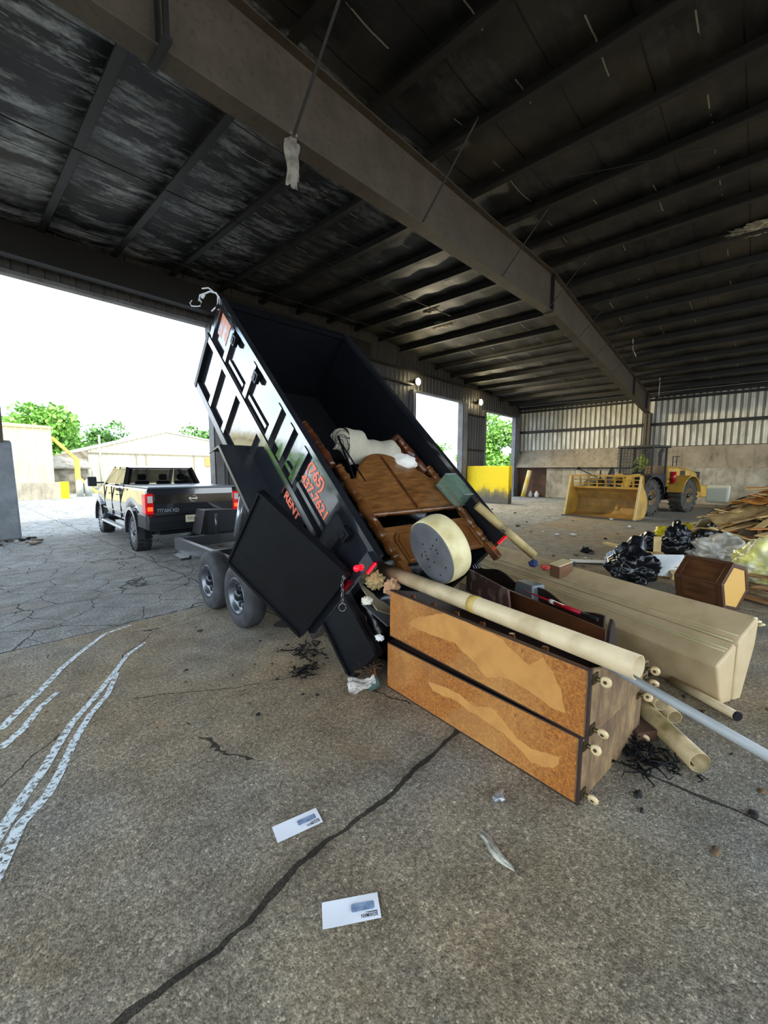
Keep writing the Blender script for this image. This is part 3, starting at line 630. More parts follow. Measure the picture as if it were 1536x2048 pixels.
for x0,x1 in ((-.015,.14),(1.81,1.965)):
    b=MB(); b.hexa([tk(x,y,z) for (x) in (x0,x1) for z in (.93,1.36) for y in (-1.255,-.98)]); tl=b.build('tail_lamp',mat('red tail lamp','#c01020',.12,c2='#7a0812',scale=3,emit='#ff2010',es=.15),t,bevel=.02)
    b=MB(); b.fbox(tk,(x0+.045,-1.262,1.17),(x1-.015,-1.25,1.31)); b.build('clear_lens',mat('clear lens','#c9c4bd',.1),tl)
    b=MB(); b.fbox(tk,(x0+.04,-1.264,1.0),(x1-.02,-1.25,1.08)); b.build('lit_lens',mat('lit brake lens','#ff3a20',.2,emit='#ff3010',es=3.5),tl)
b=MB(); b.loft([[tk(x,y,z) for y,z in ((-1.40,.62),(-1.42,.78),(-1.38,.90),(-1.20,.92),(-1.18,.60))] for x in (-.01,1.96)],True); b.fbox(tk,(-.03,-1.30,.62),(.10,-.62,.92)); b.build('rear_bumper',M_tb,t,bevel=.025)
b=MB(); b.fbox(tk,(.70,-1.44,.74),(1.01,-1.425,.89)); lp=b.build('license_plate',mat('pale plate','#d6cfae',.4),t)
b=text_mb('TITAN',.10,lambda x,y,z: tk(.725+x,-1.44-z,.78+y),.003,sx=.8); b.build('plate_lettering',M_tb,lp)
b=MB(); b.bar(tk(.95,-1.35,.55),tk(.95,-1.65,.53),.06,.06); b.blob(tk(.95,-1.62,.58),(.03,.03,.03),sub=2,amp=0); b.build('hitch',M_bm,t)
b=MB(); b.fbox(tk,(-.10,.72,.42),(.06,3.2,.47)); b.build('running_board',mat('alloy step','#b4b8bb',.35,metal=.4),t,bevel=.015)
b=MB(); b.fbox(tk,(1.9,.72,.42),(2.05,3.2,.47)); b.build('running_board',mat('alloy step','#b4b8bb'),t,bevel=.015)
for sg,x0 in ((-1,.02),(1,1.93)):
    b=MB(); b.bar(tk(x0+.02*sg,3.02,1.50),tk(x0+.22*sg,3.0,1.50),.05,.04); b.fbox(lambda a,c,d: tk(x0+a*sg,2.96+c,1.40+d),(.20,0,0),(.40,.10,.26)); b.build('tow_mirror',M_tb,t,bevel=.02)
for z0,z1,y0,y1 in ((.80,.83,.75,3.3),):
    b=MB(); b.fbox(tk,(-.012,y0,z0),(.012,y1,z1)); b.build('side_moulding',mat('bright moulding','#9a9a92',.3),t)
for y in (1.12,2.12,3.1):
    b=MB(); b.fbox(tk,(-.006,y,.66),(.02,y+.012,1.42)); b.build('door_seam',M_tb,t)
for y in (1.35,2.3): b=MB(); b.fbox(tk,(-.03,y,1.22),(.0,y+.18,1.25)); b.build('door_handle',M_tp,t)
b=MB(); b.fbox(tk,(.3,-1.0,.45),(1.6,4.6,.62)); b.fbox(tk,(.2,-.1,.35),(1.75,.1,.5)); b.fbox(tk,(.2,3.8,.35),(1.75,4.0,.5)); b.build('chassis',M_bi,t)
for y in (0,3.9):
    wheel(t,lambda a,b_,c,y=y: tk(.0+a,y+b_,.42+c),0,r=.43,wd=.29,rr=.25,treads=26,spokes=8)
    wheel(t,lambda a,b_,c,y=y: tk(1.95-a,y+b_,.42+c),0,r=.43,wd=.29,rr=.25,treads=26,spokes=8)
# ---------------- dumped load ----------------
M_wood=mat('honey oak','#6b421c',.32,c2='#4a2a11',scale=3,stretch=(1,1,1),bump=.05,coat=.3)
M_wood2=mat('dark oak','#5a2f14',.35,c2='#351a0b',scale=4,coat=.2)
M_dwood=mat('dark brown board','#2c1a10',.6,c2='#1a100a',scale=4)
def oak():
    m,g,p=newmat('grained oak panel',.35); o=g.obj()
    v=g.noise(g.scale(o,(1.2,7,7)),3,6,.6); b=g.ramp(v,[(.3,'#4f3115'),(.5,'#6e4722'),(.7,'#84592d')]); g.l.new(b,p.inputs['Base Color']); p.inputs['Coat Weight'].default_value=.25; return m
M_oak=oak()
def peel():
    m,g,p=newmat('peeled orange panel',.75); o=g.obj()
    gr=g.noise(o,55,3,.7); dk=g.ramp(gr,[(.3,'#74400f'),(.55,'#a0611f'),(.75,'#bd7a2e')]); lt=g.ramp(g.noise(o,8,5),[(.3,'#c4924f'),(.7,'#d6a55f')])
    b=g.mix(g.ramp(g.noise(o,1.3,4,.6),[(.45,0.),(.7,.55)]),dk,lt); b=g.mix(g.ramp(g.noise(o,2.2,7,.7),[(.50,0.),(.72,.75)]),b,'#7a4517'); b=g.mix(g.ramp(g.noise(o,26,3),[(.70,0.),(.76,.8)]),b,'#2a1a0c')
    g.l.new(b,p.inputs['Base Color']); g.l.new(g.bump(gr,.8,.01),p.inputs['Normal']); return m
M_peel=peel()
def plymat():
    m,g,p=newmat('water stained plywood',.85); o=g.obj()
    b=g.ramp(g.noise(g.scale(o,(1,1,.5)),5,8,.7),[(.3,'#352617'),(.5,'#6b5235'),(.68,'#94784f')]); g.l.new(b,p.inputs['Base Color']); g.l.new(g.bump(g.noise(o,20,5),.5,.01),p.inputs['Normal']); return m
M_ply=plymat(); M_cast=mat('ivory caster plastic','#c9b286',.4); M_brass=mat('dull caster metal','#5a4d35',.4,metal=.7)
M_cb=V((2.27,.615,0)); d_=V((.133,.991,0)).normalized(); n_=V((.991,-.133,0)).normalized()
def cabinet(nm,z0,z1,tilt,off,lab,open_top,bo):
    cf=lambda a,b_,c: M_cb+n_*(a+off)+d_*(b_+bo)+V((0,0,z0+c*(z1-z0)+tilt*b_/1.6))
    t=thing(nm,cf(.46,.8,0),lab,'cabinet','dumped cabinets lying on their sides')
    L=1.62; H=z1-z0; tk_=.02; D=.93
    b=MB(); b.fbox(cf,(0,0,.0),(.018,L,1)); b.build('front_panel',M_peel,t,bevel=.004)
    hk=.42 if open_top else 1
    b=MB(); b.prism([cf(a,-.012,c) for a,c in ((0,0),(D,0),(D,hk),(0,1))],d_*.024); b.build('end_panel',M_ply,t,bevel=.004)
    b=MB(); b.prism([cf(a,L-.02,c) for a,c in ((0.018,0),(D,0),(D,hk),(0.018,1))],d_*.02); b.fbox(cf,(D-.02,.012,0),(D,L-.02,hk)); b.fbox(cf,(.018,.012,0),(D-.02,L-.02,.045)); 
    if not open_top: b.fbox(cf,(.018,.012,.95),(D-.02,L-.02,1))
    b.build('carcass',M_dwood,t)
    PT={True:[(1.37,.505),(1.326,.622),(1.139,.833),(1.025,.965),(.881,.97),(.714,.96),(.548,.96),(.518,.902),(.433,.792),(.339,.716),(.256,.91),(.206,.783),(.144,.559),(.115,.242),(.172,.198),(.281,.272),(.398,.321),(.523,.307),(.64,.158),(.721,.294),(.822,.401),(.928,.514),(1.077,.469),(1.239,.439),(1.358,.434)],False:[(1.139,.628),(.944,.682),(.835,.691),(.698,.632),(.558,.779),(.468,.638),(.381,.487),(.274,.441),(.094,.574),(.114,.395),(.171,.294),(.27,.225),(.365,.346),(.465,.442),(.6,.472),(.729,.488),(.869,.542),(1.097,.477)]}[open_top]
    PP=[V((p[0],p[1],0)) for p in PT]; fine_=[]
    for p,q in zip(PP,PP[1:]+PP[:1]):
        for k in range(6):
            r_=p.lerp(q,k/6); fine_.append(cf(-.0018,r_.x+.012*noise.noise(r_*14),r_.y+.03*noise.noise(r_*17+V((3,1,0)))))
    b=MB(); b.prism(fine_,n_*.0018); pt_=b.build('peeled_patch',mat('pale peeled fibreboard','#bb8441',.8,c2='#ad773a',scale=9),t); pt_['label']='pale peeled patch'
    b=MB(); b.fbox(cf,(-.004,-.014,0),(.02,.0,1)); b.fbox(cf,(-.003,0,.975),(.022,L,1.0)); b.fbox(cf,(-.003,0,-.0),(.022,L,.02)); b.build('edge_strip',M_dwood,t)
    if open_top:
        for k in range(6):
            b=MB(); q=.25+.23*k; b.bar(cf(.08+.05*(k%2),q,.05),cf(.10,q+.05,.96),.035,.02); b.build('inner_slat',M_wood2,t)
    for a,c in ((.05,.12),(.05,.85),(.86,.13),(.86,.34 if open_top else .85)):
        cc=cf(a,-.012,c); b=MB(); b.cyl(cc,cc-d_*.035,.012,.012,8); b.fbox(cf,(a-.03,-.02,c-.07),(a+.03,-.008,c+.07)); cs=b.build('caster',M_brass,t)
        b=MB(); ang=(a*7+c*5); ww=V((0,0,1))*math.cos(ang)*.6+n_*.8; ww.normalize(); q=cc-d_*.058; b.lathe(q-ww*.011,q+ww*.011,[(0,.014),(0,.023),(.004,.029),(.018,.029),(.022,.023),(.022,.014),(.004,.012)],18); b.build('caster_wheel',M_cast,cs)
        b=MB(); b.cyl(q-ww*.013,q+ww*.013,.010,.010,10); b.build('axle_pin',M_brass,cs)
    return t
cabinet('cabinet',.0,.40,0,0,'lower long cabinet lying on its side, its orange front panel touching the concrete',False,0)
cabinet('cabinet',.402,.80,.06,.0,'upper open cabinet stacked on the lower one, large pale peeled patch on its orange panel',True,-.03)
# big white pvc pipe and thin conduit
M_pvc=mat('weathered white pvc','#cdb993',.5,c2='#957d55',scale=4.5,lo=.40,hi=.75,detail=8,stretch=(1,1,1))
PA,PB=V((2.80,2.59,.918)),V((2.20,.35,.915))
t=thing('drain_pipe',(PA+PB)/2,'long thick white plastic pipe lying across the top of the orange cabinets','pipe')
b=MB(); b.pipe(PA,PB,.061,.006); b.build('pipe_body',M_pvc,t)
b=MB(); q=PA.lerp(PB,.52); q2=PA.lerp(PB,.55); b.pipe(q,q2,.0625,.002); b.build('glue_ring',mat('yellow pipe glue','#b99c52',.6),t)
b=MB(); b.pipe(V((2.24,.55,.885)),V((2.075,-.20,.735)),.0215,.003,16); tag(b.build('conduit_pipe',mat('grey white conduit','#8f9290',.5,c2='#757773',scale=6)),'thin pale conduit sticking out of the thick white pipe towards the right edge','pipe')
# drum (round stool seat) 
dc=V((2.645,1.90,1.185)); dn_=V((-.90,.27,-.33)).normalized()
t=thing('round_stool_seat',dc-dn_*.1,'cream round stool seat with a grey worn base standing on edge against the pipe','stool seat')
b=MB(); b.lathe(dc,dc-dn_,[(0,.262),(.008,.275),(.06,.282),(.15,.282),(.185,.272),(.20,.24)],48); b.build('padded_rim',mat('cream vinyl','#d6c898',.5,c2='#b7a570',scale=5,bump=.1),t)
b=MB(); b.lathe(dc+dn_*.006,dc-dn_,[(0,.262),(.010,.268)],48); 
b.build('base_disc',mat('worn grey base','#5d5f61',.7,c2='#4a4b4d',scale=5,bump=.2),t)
b=MB()
for k in range(16):
    q=rnd.uniform(0,6.28); r_=rnd.uniform(.05,.22); x=dn_.cross(V((0,0,1))).normalized(); y=dn_.cross(x); c=dc+dn_*.0075+x*math.cos(q)*r_+y*math.sin(q)*r_; b.blob(c,(.006,.006,.010),seed=k,sub=1)
b.build('torn_spots',M_bi,t)
# headboard
HW=1.13
hb=lambda l,u,h: bed(l,u,HW+h)
t=thing('headboard',hb(1.2,.6,0),'honey oak headboard with arched panel and two turned posts lying on the load','headboard')
def turned(mb,p,q,r=.045,top=True):
    p=V(p);q=V(q);L=(q-p).length
    pr=[(0,r*.8)]
    feats=[(.06,1),(.30,0),(.42,1),(.56,0),(.62,1),(.80,0),(.86,1)]
    s_=0.0
    pts=[(0,.9),(.08,.9),(.16,1.1),(.26,1.25),(.34,1.05),(.38,.72),(.395,1.1),(.41,.75),(.43,1.15),(.45,.8),(.47,1.0),(.60,1.25),(.68,1.1),(.74,.75),(.755,1.15),(.77,.8),(.785,1.2),(.80,.7),(.84,.95),(.90,.8),(.92,1.1),(.935,.6),(.95,.75),(.975,.95),(1.0,.35)]
    if not top: pts=[(0,.8),(.05,.8),(.07,1.1),(.09,.75),(.12,1.05),(.15,.7),(.3,1.0),(.42,1.1),(.47,.75),(.49,1.15),(.51,.75),(.55,1.1),(.7,1.0),(.85,.7),(.88,1.05),(.91,.75),(.93,1.1),(.95,.8),(1,.8)]
    mb.lathe(p,q,[(t_*L,r*k) for t_,k in pts],20)
for l in (.45,1.97):
    b=MB(); turned(b,hb(l,.52,0),hb(l,1.36,0),.05); turned(b,hb(l,.52,0),hb(l,-.02,0),.045); b.build('post',M_wood,t)
    b=MB(); b.fbox(hb,(l-.04,.38,-.04),(l+.04,.56,.04)); b.build('post_block',M_wood,t,bevel=.006)
    b=MB(); b.fbox(hb,(l-.045,-.20,-.045),(l+.045,.02,.045)); b.build('post_foot',M_wood,t,bevel=.006)
b=MB(); turned(b,hb(.49,.63,0),hb(1.93,.63,0),.032,False); b.build('spindle_rail',M_wood,t)
def archu(s):
    e=abs(2*s-1)
    if e>.82: return 1.16-.02*(e-.82)/.18
    return 1.20+.38*(1-(e/.82)**2)
pts=[hb(.49+1.44*i/40,archu(i/40),-.018) for i in range(41)]; base=[hb(1.93,.66,-.018),hb(.49,.66,-.018)]
b=MB(); b.prism(pts+base,BW*.022); b.build('arched_panel',M_oak,t)
b=MB(); b.fbox(hb,(1.19,.67,.003),(1.205,1.52,.008)); b.fbox(hb,(1.215,.67,.003),(1.235,1.52,.012)); b.build('centre_moulding',M_wood2,t)
b=MB()
for i in range(40):
    a,c=pts[i],pts[i+1]; b.bar(a+BW*.02-BU*.02,c+BW*.02-BU*.02,.018,.012,up=BW)
b.build('arch_moulding',M_wood,t)
b=MB(); b.fbox(hb,(.50,.0,-.02),(1.92,.45,.0)); b.build('lower_panel',M_oak,t)
for l0,l1 in ((.58,1.14),(1.28,1.84)):
    b=MB(); P=[(l0,-.0),(l0,.28),(l0+.08,.36),(l1-.08,.36),(l1,.28),(l1,-.0)]
    for (a,c),(a2,c2) in zip(P,P[1:]+P[:1]): b.bar(hb(a,c,.008),hb(a2,c2,.008),.025,.02,up=BW)
    b.prism([hb(a*.86+(l0+l1)/2*.14,c*.86+.03,.0) for a,c in P],BW*.012); b.build('raised_moulding',M_wood,t)
# second bed post pair and frame behind
t=thing('footboard',hb(1.5,1.6,-.08),'dark oak footboard with a turned post leaning behind the headboard','footboard')
b=MB(); turned(b,hb(1.93,1.30,-.05),hb(1.78,1.86,.02),.05); b.build('post',M_wood2,t)
b=MB(); turned(b,hb(.38,1.35,.0),hb(.32,2.05,.02),.045); b.build('post',M_wood2,t)
b=MB(); b.prism([hb(1.25,1.30,-.10),hb(2.0,1.30,-.10),hb(2.0,1.72,-.05),hb(1.78,1.98,-.03),hb(1.25,1.62,-.08)],BW*.02); b.bar(hb(2.0,1.25,-.05),hb(1.84,1.98,.0),.04,.05); b.bar(hb(1.84,1.98,0),hb(1.3,1.65,-.05),.04,.05); b.build('panel',M_wood2,t)
# bundled quilt with printed lines
def quilt():
    m,g,p=newmat('printed quilt',.9); o=g.obj(); wv=g.n.new('ShaderNodeTexWave'); wv.inputs['Scale'].default_value=17; wv.inputs['Distortion'].default_value=2.2; wv.inputs['Detail'].default_value=3; g.l.new(o,wv.inputs['Vector'])
    g.l.new(g.mix(g.ramp(wv.outputs['Fac'],[(.06,1.),(.14,0.)]),'#b5ad98','#4a453f'),p.inputs['Base Color']); return m
b=MB()
def qf(u,v):
    a=math.pi*v; return hb(.80+.85*u+.04*math.sin(6*v),1.80+.26*math.cos(a)*(1-.3*u)-.12*u,-.15+.05*math.sin(9*u)*math.sin(a)+.26*math.sin(a)*(1-.35*u)+.015*math.sin(u*22+v*5))
b.grid(qf,24,16); b.grid(lambda u,v: hb(.80-.1*math.sin(math.pi*v)*u,1.80+.26*math.cos(math.pi*v)*(1-u),-.15+.26*math.sin(math.pi*v)*(1-u)),4,16)
tag(b.build('quilt',quilt()),'bunched cream quilt printed with fine dark lines above the arched headboard','quilt')
b=MB(); b.blob(hb(1.60,1.50,-.07),(.22,.22,.13),seed=4,amp=.2); tag(b.build('pillow',mat('white pillow','#ddd8cc',.9)),'white pillow bulging out between the headboard arch and the quilt','pillow')
# wire frame left of headboard
b=MB(); b.bar(hb(.55,1.15,.02),hb(.62,1.75,.10),.018); b.bar(hb(.62,1.75,.10),hb(.88,1.74,.08),.01); b.bar(hb(.7,1.1,0),hb(.66,1.7,.05),.012); tag(b.build('wire_rack',M_bm),'thin black metal rack poking up beside the quilt','rack')
# glass tank
t=thing('glass_tank',hb(2.0,.85,.1),'small green glass tank lying between the right headboard post and the bed wall','glass tank')
TFm=lambda a,c,e: hb(1.80+.22*a+.05*c,.98-.36*c,.04+.20*e)
b=MB(); b.fbox(TFm,(0,0,0),(1,1,1)); b.build('glass',mat('green glass','#7d9a84',.05,alpha=.45,spec=.8),t)
b=MB()
for e in (0,1):
    for (a,c),(a2,c2) in (((0,0),(1,0)),((1,0),(1,1)),((1,1),(0,1)),((0,1),(0,0))): b.bar(TFm(a,c,e),TFm(a2,c2,e),.014)
b.build('rim',mat('grey green rim','#56655a',.5),t)
# right hand pipe
RA,RB=bed(1.84,.40,1.42),bed(2.40,-.36,1.30)
t=thing('cardboard_tube',(RA+RB)/2,'stained beige tube poking out past the rear right corner of the bed','tube')
b=MB(); b.pipe(RA,RB,.052,.01); b.build('tube_body',mat('stained tube','#b09a66',.6,c2='#6f5b36',scale=4),t)
# dark load under the headboard
for k,(l,u,w_,r_) in enumerate([(.5,.35,.55,(.42,.45,.42)),(1.3,.4,.55,(.5,.5,.42)),(1.7,1.1,.55,(.35,.5,.42)),(.7,1.2,.5,(.42,.5,.45)),(1.2,1.9,.35,(.5,.5,.3))]):
    b=MB(); b.blob(bed(l,u,w_),r_,seed=k+30,amp=.3); tag(b.build('rubbish_bag',mat('black bag plastic','#08090b',.25,c2='#101216',scale=6,bump=.3)),'black rubbish bag in the dark heap under the headboard','bag','bags buried in the load')
# small red and blue things at right rear corner of the bed
b=MB(); b.blob(bed(2.45,-.42,1.2),(.06,.05,.05),seed=2,amp=.5); tag(b.build('cloth_scrap',mat('blue cloth','#222c55',.9)),'blue cloth scrap beside the tube end behind the bed','cloth')
b=MB(); b.blob(bed(2.60,-.52,1.22),(.06,.06,.035),seed=3,amp=.5); tag(b.build('plastic_scrap',mat('red plastic','#a8372c',.5)),'crumpled red plastic scrap between the tube end and the torn carton','plastic')
b=MB(); f=lambda a,c,e: bed(2.68,-.62,1.15)+V((a*.16-c*.07,-a*.10-c*.14,e*.15+a*.05)); b.fbox(f,(0,0,0),(1,1,1)); b.build('x',M_bi) if False else None
t=thing('torn_carton',f(.5,.5,0),'torn brown carton on the mattress beyond the tube end','carton'); b.build('carton_body',mat('brown carton','#6b4a30',.85),t)
b=MB(); b.fbox(f,(-.05,-.02,1.0),(1.0,1.02,1.08)); b.build('label',mat('cream carton label','#c9b58a',.8),t)
# long padded panels
MA_=R(64); MD=V((math.cos(MA_),math.sin(MA_),0)); MN=V((-math.sin(MA_),math.cos(MA_),0)); M0=V((4.08,.08,0))
mf=lambda l,t_,z: M0+MN*l+MD*t_+V((0,0,z))
M_matt=mat('cream vinyl padding','#c0a982',.5,c2='#98835d',scale=2.2,lo=.4,hi=.7,bump=.12,bscale=1.2); M_pip=mat('piping','#b8ad84',.5); M_matd=mat('grey beige side padding','#9d9577',.6,c2='#857d62',scale=2)
def pad(nm,prof,L,lab,pips,side):
    t=thing(nm,mf(-.1,L/2,0),lab,'padded panel','long cream padded panels')
    def rr(t_,k): 
        c=V((sum(p[0] for p in prof)/len(prof),sum(p[1] for p in prof)/len(prof)))
        return [mf(c.x+(l-c.x)*k,t_,c.y+(z-c.y)*k if z>.02 else z) for l,z in prof]
    b=MB(); rings=[rr(0,.93),rr(.015,.985),rr(.04,1)]+[rr(.04+(L-.08)*i/14+.0,1+.006*math.sin(i*1.7)) for i in range(1,15)]+[rr(L,.95)]
    b.loft(rings,True,False); b.build('padding',M_matt,t,bevel=.012)
    for l,z in pips:
        b=MB(); b.tube([mf(l,.02+ (L-.05)*i/20,z+.004) for i in range(21)],.007,6); b.build('piping',M_pip,t)
    return t
pad('padded_panel',[(0,0),(.09,.33),(.06,.36),(-.03,.415),(-.125,.49),(-.15,.46),(-.145,0)],3.9,'nearer of two long cream padded panels, with double piping, lying behind the cabinets',[(-.03,.425),(-.06,.44),(-.125,.495)],0)
pad('padded_panel',[(-.16,0),(-.16,.48),(-.20,.53),(-.40,.67),(-.425,.64),(-.40,.43),(-.26,.0)],3.95,'farther and taller of two long cream padded panels, its corner torn white',[(-.19,.53)],0)
b=MB()
for k in range(9): b.blob(mf(-.38-.02*k%3,.01+.02*(k%3),.66-.012*k),(.018,.02,.012),seed=k,sub=1,amp=.5)
tag(b.build('exposed_foam',mat('yellow white foam','#e3d9a8',.9)),'tuft of exposed foam at the torn corner of the farther padded panel','foam')
# scalloped wooden trough between pads and cabinets
RW=[V((4.05,2.2,0)),V((3.36,.76,0))]; SC=[V((4.85,2.86,0)),V((3.72,.86,0))]
t=thing('wooden_shelf_unit',(RW[1]+SC[1])/2,'dark wooden shelf unit with a wavy edge lying between the cabinets and the cream panels','shelf unit')
b=MB(); d2=(RW[1]-RW[0]).normalized(); s2=V((-d2.y,d2.x,0))
b.hexa([p+s2*o+V((0,0,z)) for p in RW for o in (-.012,.012) for z in (.28,.645)]); b.build('straight_rail',mat('red brown board','#5c3418',.5,c2='#3c2110',scale=3),t)
b=MB(); N_=40; up_=[];
for i in range(N_+1):
    s_=i/N_; p=SC[0].lerp(SC[1],s_); h=.60+.035*math.cos(s_*math.pi*6)+.05*(1-s_); up_.append(V((p.x,p.y,h)))
for p,q in zip(up_,up_[1:]): b.hexa([V((r_.x,r_.y,z))+s2*o for r_ in (p,q) for o in (-.01,.01) for z in (.2,r_.z)])
b.build('scalloped_rail',M_dwood,t)
b=MB(); b.hexa([p+V((0,0,z)) for p in (RW[0],RW[1],SC[0],SC[1]) for z in (.26,.28)]); b.build('shelf_board',M_dwood,t)
b=MB(); c=V((3.30,.70,0)); b.prism([c+s2*o+V((0,0,z)) for o,z in ((-.03,.25),(-.045,.5),(-.03,.68),(-.008,.76),(.012,.74),(.03,.62),(.05,.45),(.04,.25))],-d2*.03); b.build('carved_end',M_dwood,t,bevel=.004)
bf=lambda a,c,e: V((4.02,1.62,.50))+(-d2)*(a*.30)+s2*(.02+c*.2)+V((0,0,e*.17))
t=thing('storage_bin',bf(.5,.5,0),'small grey plastic bin turned upside down in the wooden shelf unit','bin')
b=MB(); b.hexa([bf(.5+(a-.5)*k,.5+(c-.5)*k,e) for a in (0,1) for c in (0,1) for e,k in ((0,1.0),(1,.82))]); b.build('bin_body',mat('grey plastic','#5f6364',.4),t,bevel=.015)
b=MB(); b.fbox(bf,(-.05,-.05,0),(1.05,1.05,.08)); b.build('bin_rim',mat('grey plastic','#5f6364'),t,bevel=.008)
tA,tB=V((3.87,1.62,.66)),V((3.42,.84,.69))
t=thing('level_tool',(tA+tB)/2,'long red tool with a black grip lying on the edge of the shelf unit','tool')
b=MB(); b.cyl(tA,tA.lerp(tB,.45),.006,.009,10); b.cyl(tA.lerp(tB,.45),tA.lerp(tB,.82),.017,.017,12); b.build('red_shaft',mat('red enamel','#b0102a',.3),t)
b=MB(); b.cyl(tA.lerp(tB,.82),tB,.018,.015,12); b.build('grip',M_bi,t)
b=MB(); b.cyl(tA.lerp(tB,.40),tA.lerp(tB,.46),.019,.019,12); b.build('collar',mat('white plastic','#d8d4cc'),t)
b=MB(); q=[V((4.13,2.41,.7)),V((3.66,1.71,.7)),V((3.62,1.66,.50)),V((4.1,2.36,.30))]
tag(b.prism(q,(.02,-.012,0)).build('broken_board',mat('frayed fibreboard','#5c4038',.9,c2='#8b756c',scale=8,lo=.5,hi=.62,bump=.6)),'brown fibreboard with a frayed splintered end leaning on the shelf unit','board')
b=MB()
for k in range(5): b.tube([V((4.6,2.75,.6)),V((4.6+.03*k,2.7,.74)),V((4.5+.03*k,2.55-.02*k,.62))],.004,5)
tag(b.build('wire_hangers',mat('chain steel','#8d8f92')),'tangled wire hangers at the far end of the wavy shelf board','hangers')
# dark boards filling the gap
for k,(a,c) in enumerate([((3.35,2.1,.1),(3.25,.75,.05)),((3.45,2.4,.25),(3.30,.95,.2)),((3.7,2.4,.35),(3.32,1.1,.42))]):
    b=MB(); b.bar(a,c,.16,.02); tag(b.build('loose_board',M_dwood),'dark loose board wedged between the open cabinet and the shelf unit','board','boards behind the cabinets')
# plastic pipes on the floor at right
def gp(A,B,r,lab,m_=None,t_=.006):
    b=MB(); b.pipe(A,B,r,t_); tag(b.build('plastic_pipe',m_ or M_pvc),lab,'pipe','plastic pipes on the floor beside the casters')
M_pv2=mat('grimy pvc','#b09a70',.5,c2='#6f6036',scale=6,lo=.4,hi=.62)
gp(V((3.75,.78,.09)),V((3.02,.13,.075)),.066,'wide grimy pipe pointing at the camera, lowest and nearest of the pipes by the casters',M_pv2)
gp(V((4.15,.85,.10)),V((3.46,.31,.085)),.05,'medium pipe lying on the floor just above the wide grimy pipe',M_pv2)
gp(V((4.1,.95,.20)),V((3.42,.39,.17)),.05,'medium pipe resting highest behind the cabinet casters',M_pv2)
gp(V((4.2,.42,.035)),V((3.90,-.02,.035)),.033,'short thin pipe on the floor under the near end of the cream panel',M_pvc)
b=MB(); b.cyl(V((3.905,-.015,.035)),V((3.89,-.03,.035)),.034,.034,12); tag(b.build('pipe_cap',M_bi),'dark cap on the end of the short thin pipe','cap')
b=MB(); b.bar((3.35,.75,.05),(3.12,.42,.06),.16,.07); tag(b.build('carton_piece',mat('dark carton','#4a2f1d',.9)),'flattened dark carton piece beside the wide grimy pipe','carton')
def tuft(c,s,n,lab,m_,nm='hair_tuft'):
    b=MB()
    for k in range(n):
        p=V(c)+V((rnd.gauss(0,s*.4),rnd.gauss(0,s*.4),.01)); pts=[p]
        for j in range(4): p=p+V((rnd.uniform(-1,1)*s*.3,rnd.uniform(-1,1)*s*.3,rnd.uniform(-.4,.7)*s*.22)); p.z=max(p.z,.004); pts.append(p)
        b.tube(pts,[.004,.007,.006,.004,.002],4)
    tag(b.build(nm,m_),lab,'debris')
tuft((2.92,.40,.02),.20,60,'tangled black fibre clump on the floor beside the cabinet casters',M_bi,'fibre_clump')
tuft((2.16,2.95,.0),.14,26,'black straggly fibres on the floor under the swung trailer door',M_bi,'fibre_clump')
tuft((2.42,3.25,.0),.22,26,'dark fibrous rubbish on the floor behind the rear trailer wheel',M_bi,'fibre_clump')
# junk between the door and the cabinets
def sheet(nm,P,m_,lab,cat,th=.01,bev=0):
    P=[V(p) for p in P]; nn=(P[1]-P[0]).cross(P[2]-P[0]).normalized(); b=MB(); b.prism(P,nn*th); return tag(b.build(nm,m_,bevel=bev),lab,cat)
sheet('plywood_offcut',[(2.50,2.36,.02),(2.56,2.55,.52),(2.70,2.95,.60),(2.62,2.90,.02)],M_oak,'wooden offcut standing in the shadow between the lower trailer panel and the cabinets','plywood')
sheet('plastic_sheet',[(2.55,2.40,.62),(2.62,2.72,.80),(2.95,2.9,.62),(2.9,2.35,.45)],mat('beige plastic','#8f8468',.6),'beige plastic sheet sagging out under the tail light','sheet')
sheet('grey_board',[(2.60,2.32,.48),(2.50,2.55,.66),(2.86,2.75,.60),(2.95,2.30,.42)],mat('grey board','#45464a',.7),'dark grey board wedged behind the orange upper cabinet','board')
for k,(c,r_,cl,lab) in enumerate([((2.56,2.44,.88),(.07,.09,.08),'#9c8a5c','crumpled tan paper hanging under the tail light'),((2.60,2.28,.84),(.08,.06,.07),'#b08a66','crumpled brown paper at the corner of the upper orange panel'),((2.50,2.48,.70),(.045,.05,.035),'#d8d2bd','small white crumpled wad on the beige plastic sheet'),((2.45,2.28,.43),(.035,.04,.025),'#d9d9d6','scrap of white paper caught between the two cabinets')]):
    b=MB(); b.blob(c,r_,seed=k+50,amp=.5,fr=3.2,sub=4); tag(b.build('crumpled_paper',mat('paper '+cl,cl,.9)),lab,'paper')
tuft((2.42,2.40,.12),.13,30,'shredded brown fibre hanging beside the left end of the lower cabinet',mat('brown fibre','#4a3424',.9),'fibre_clump')
for k,(x,y,z) in enumerate([(2.9,2.7,.35),(3.3,2.6,.4),(3.9,3.0,.45)]):
    b=MB(); b.blob((x,y,z),(.34,.3,.38),seed=k+70,amp=.35,zmin=0); tag(b.build('rubbish_bag',mat('black bag plastic','#08090b')),'black rubbish bag slumped on the floor below the tail of the bed','bag','bags slumped under the tail of the bed')
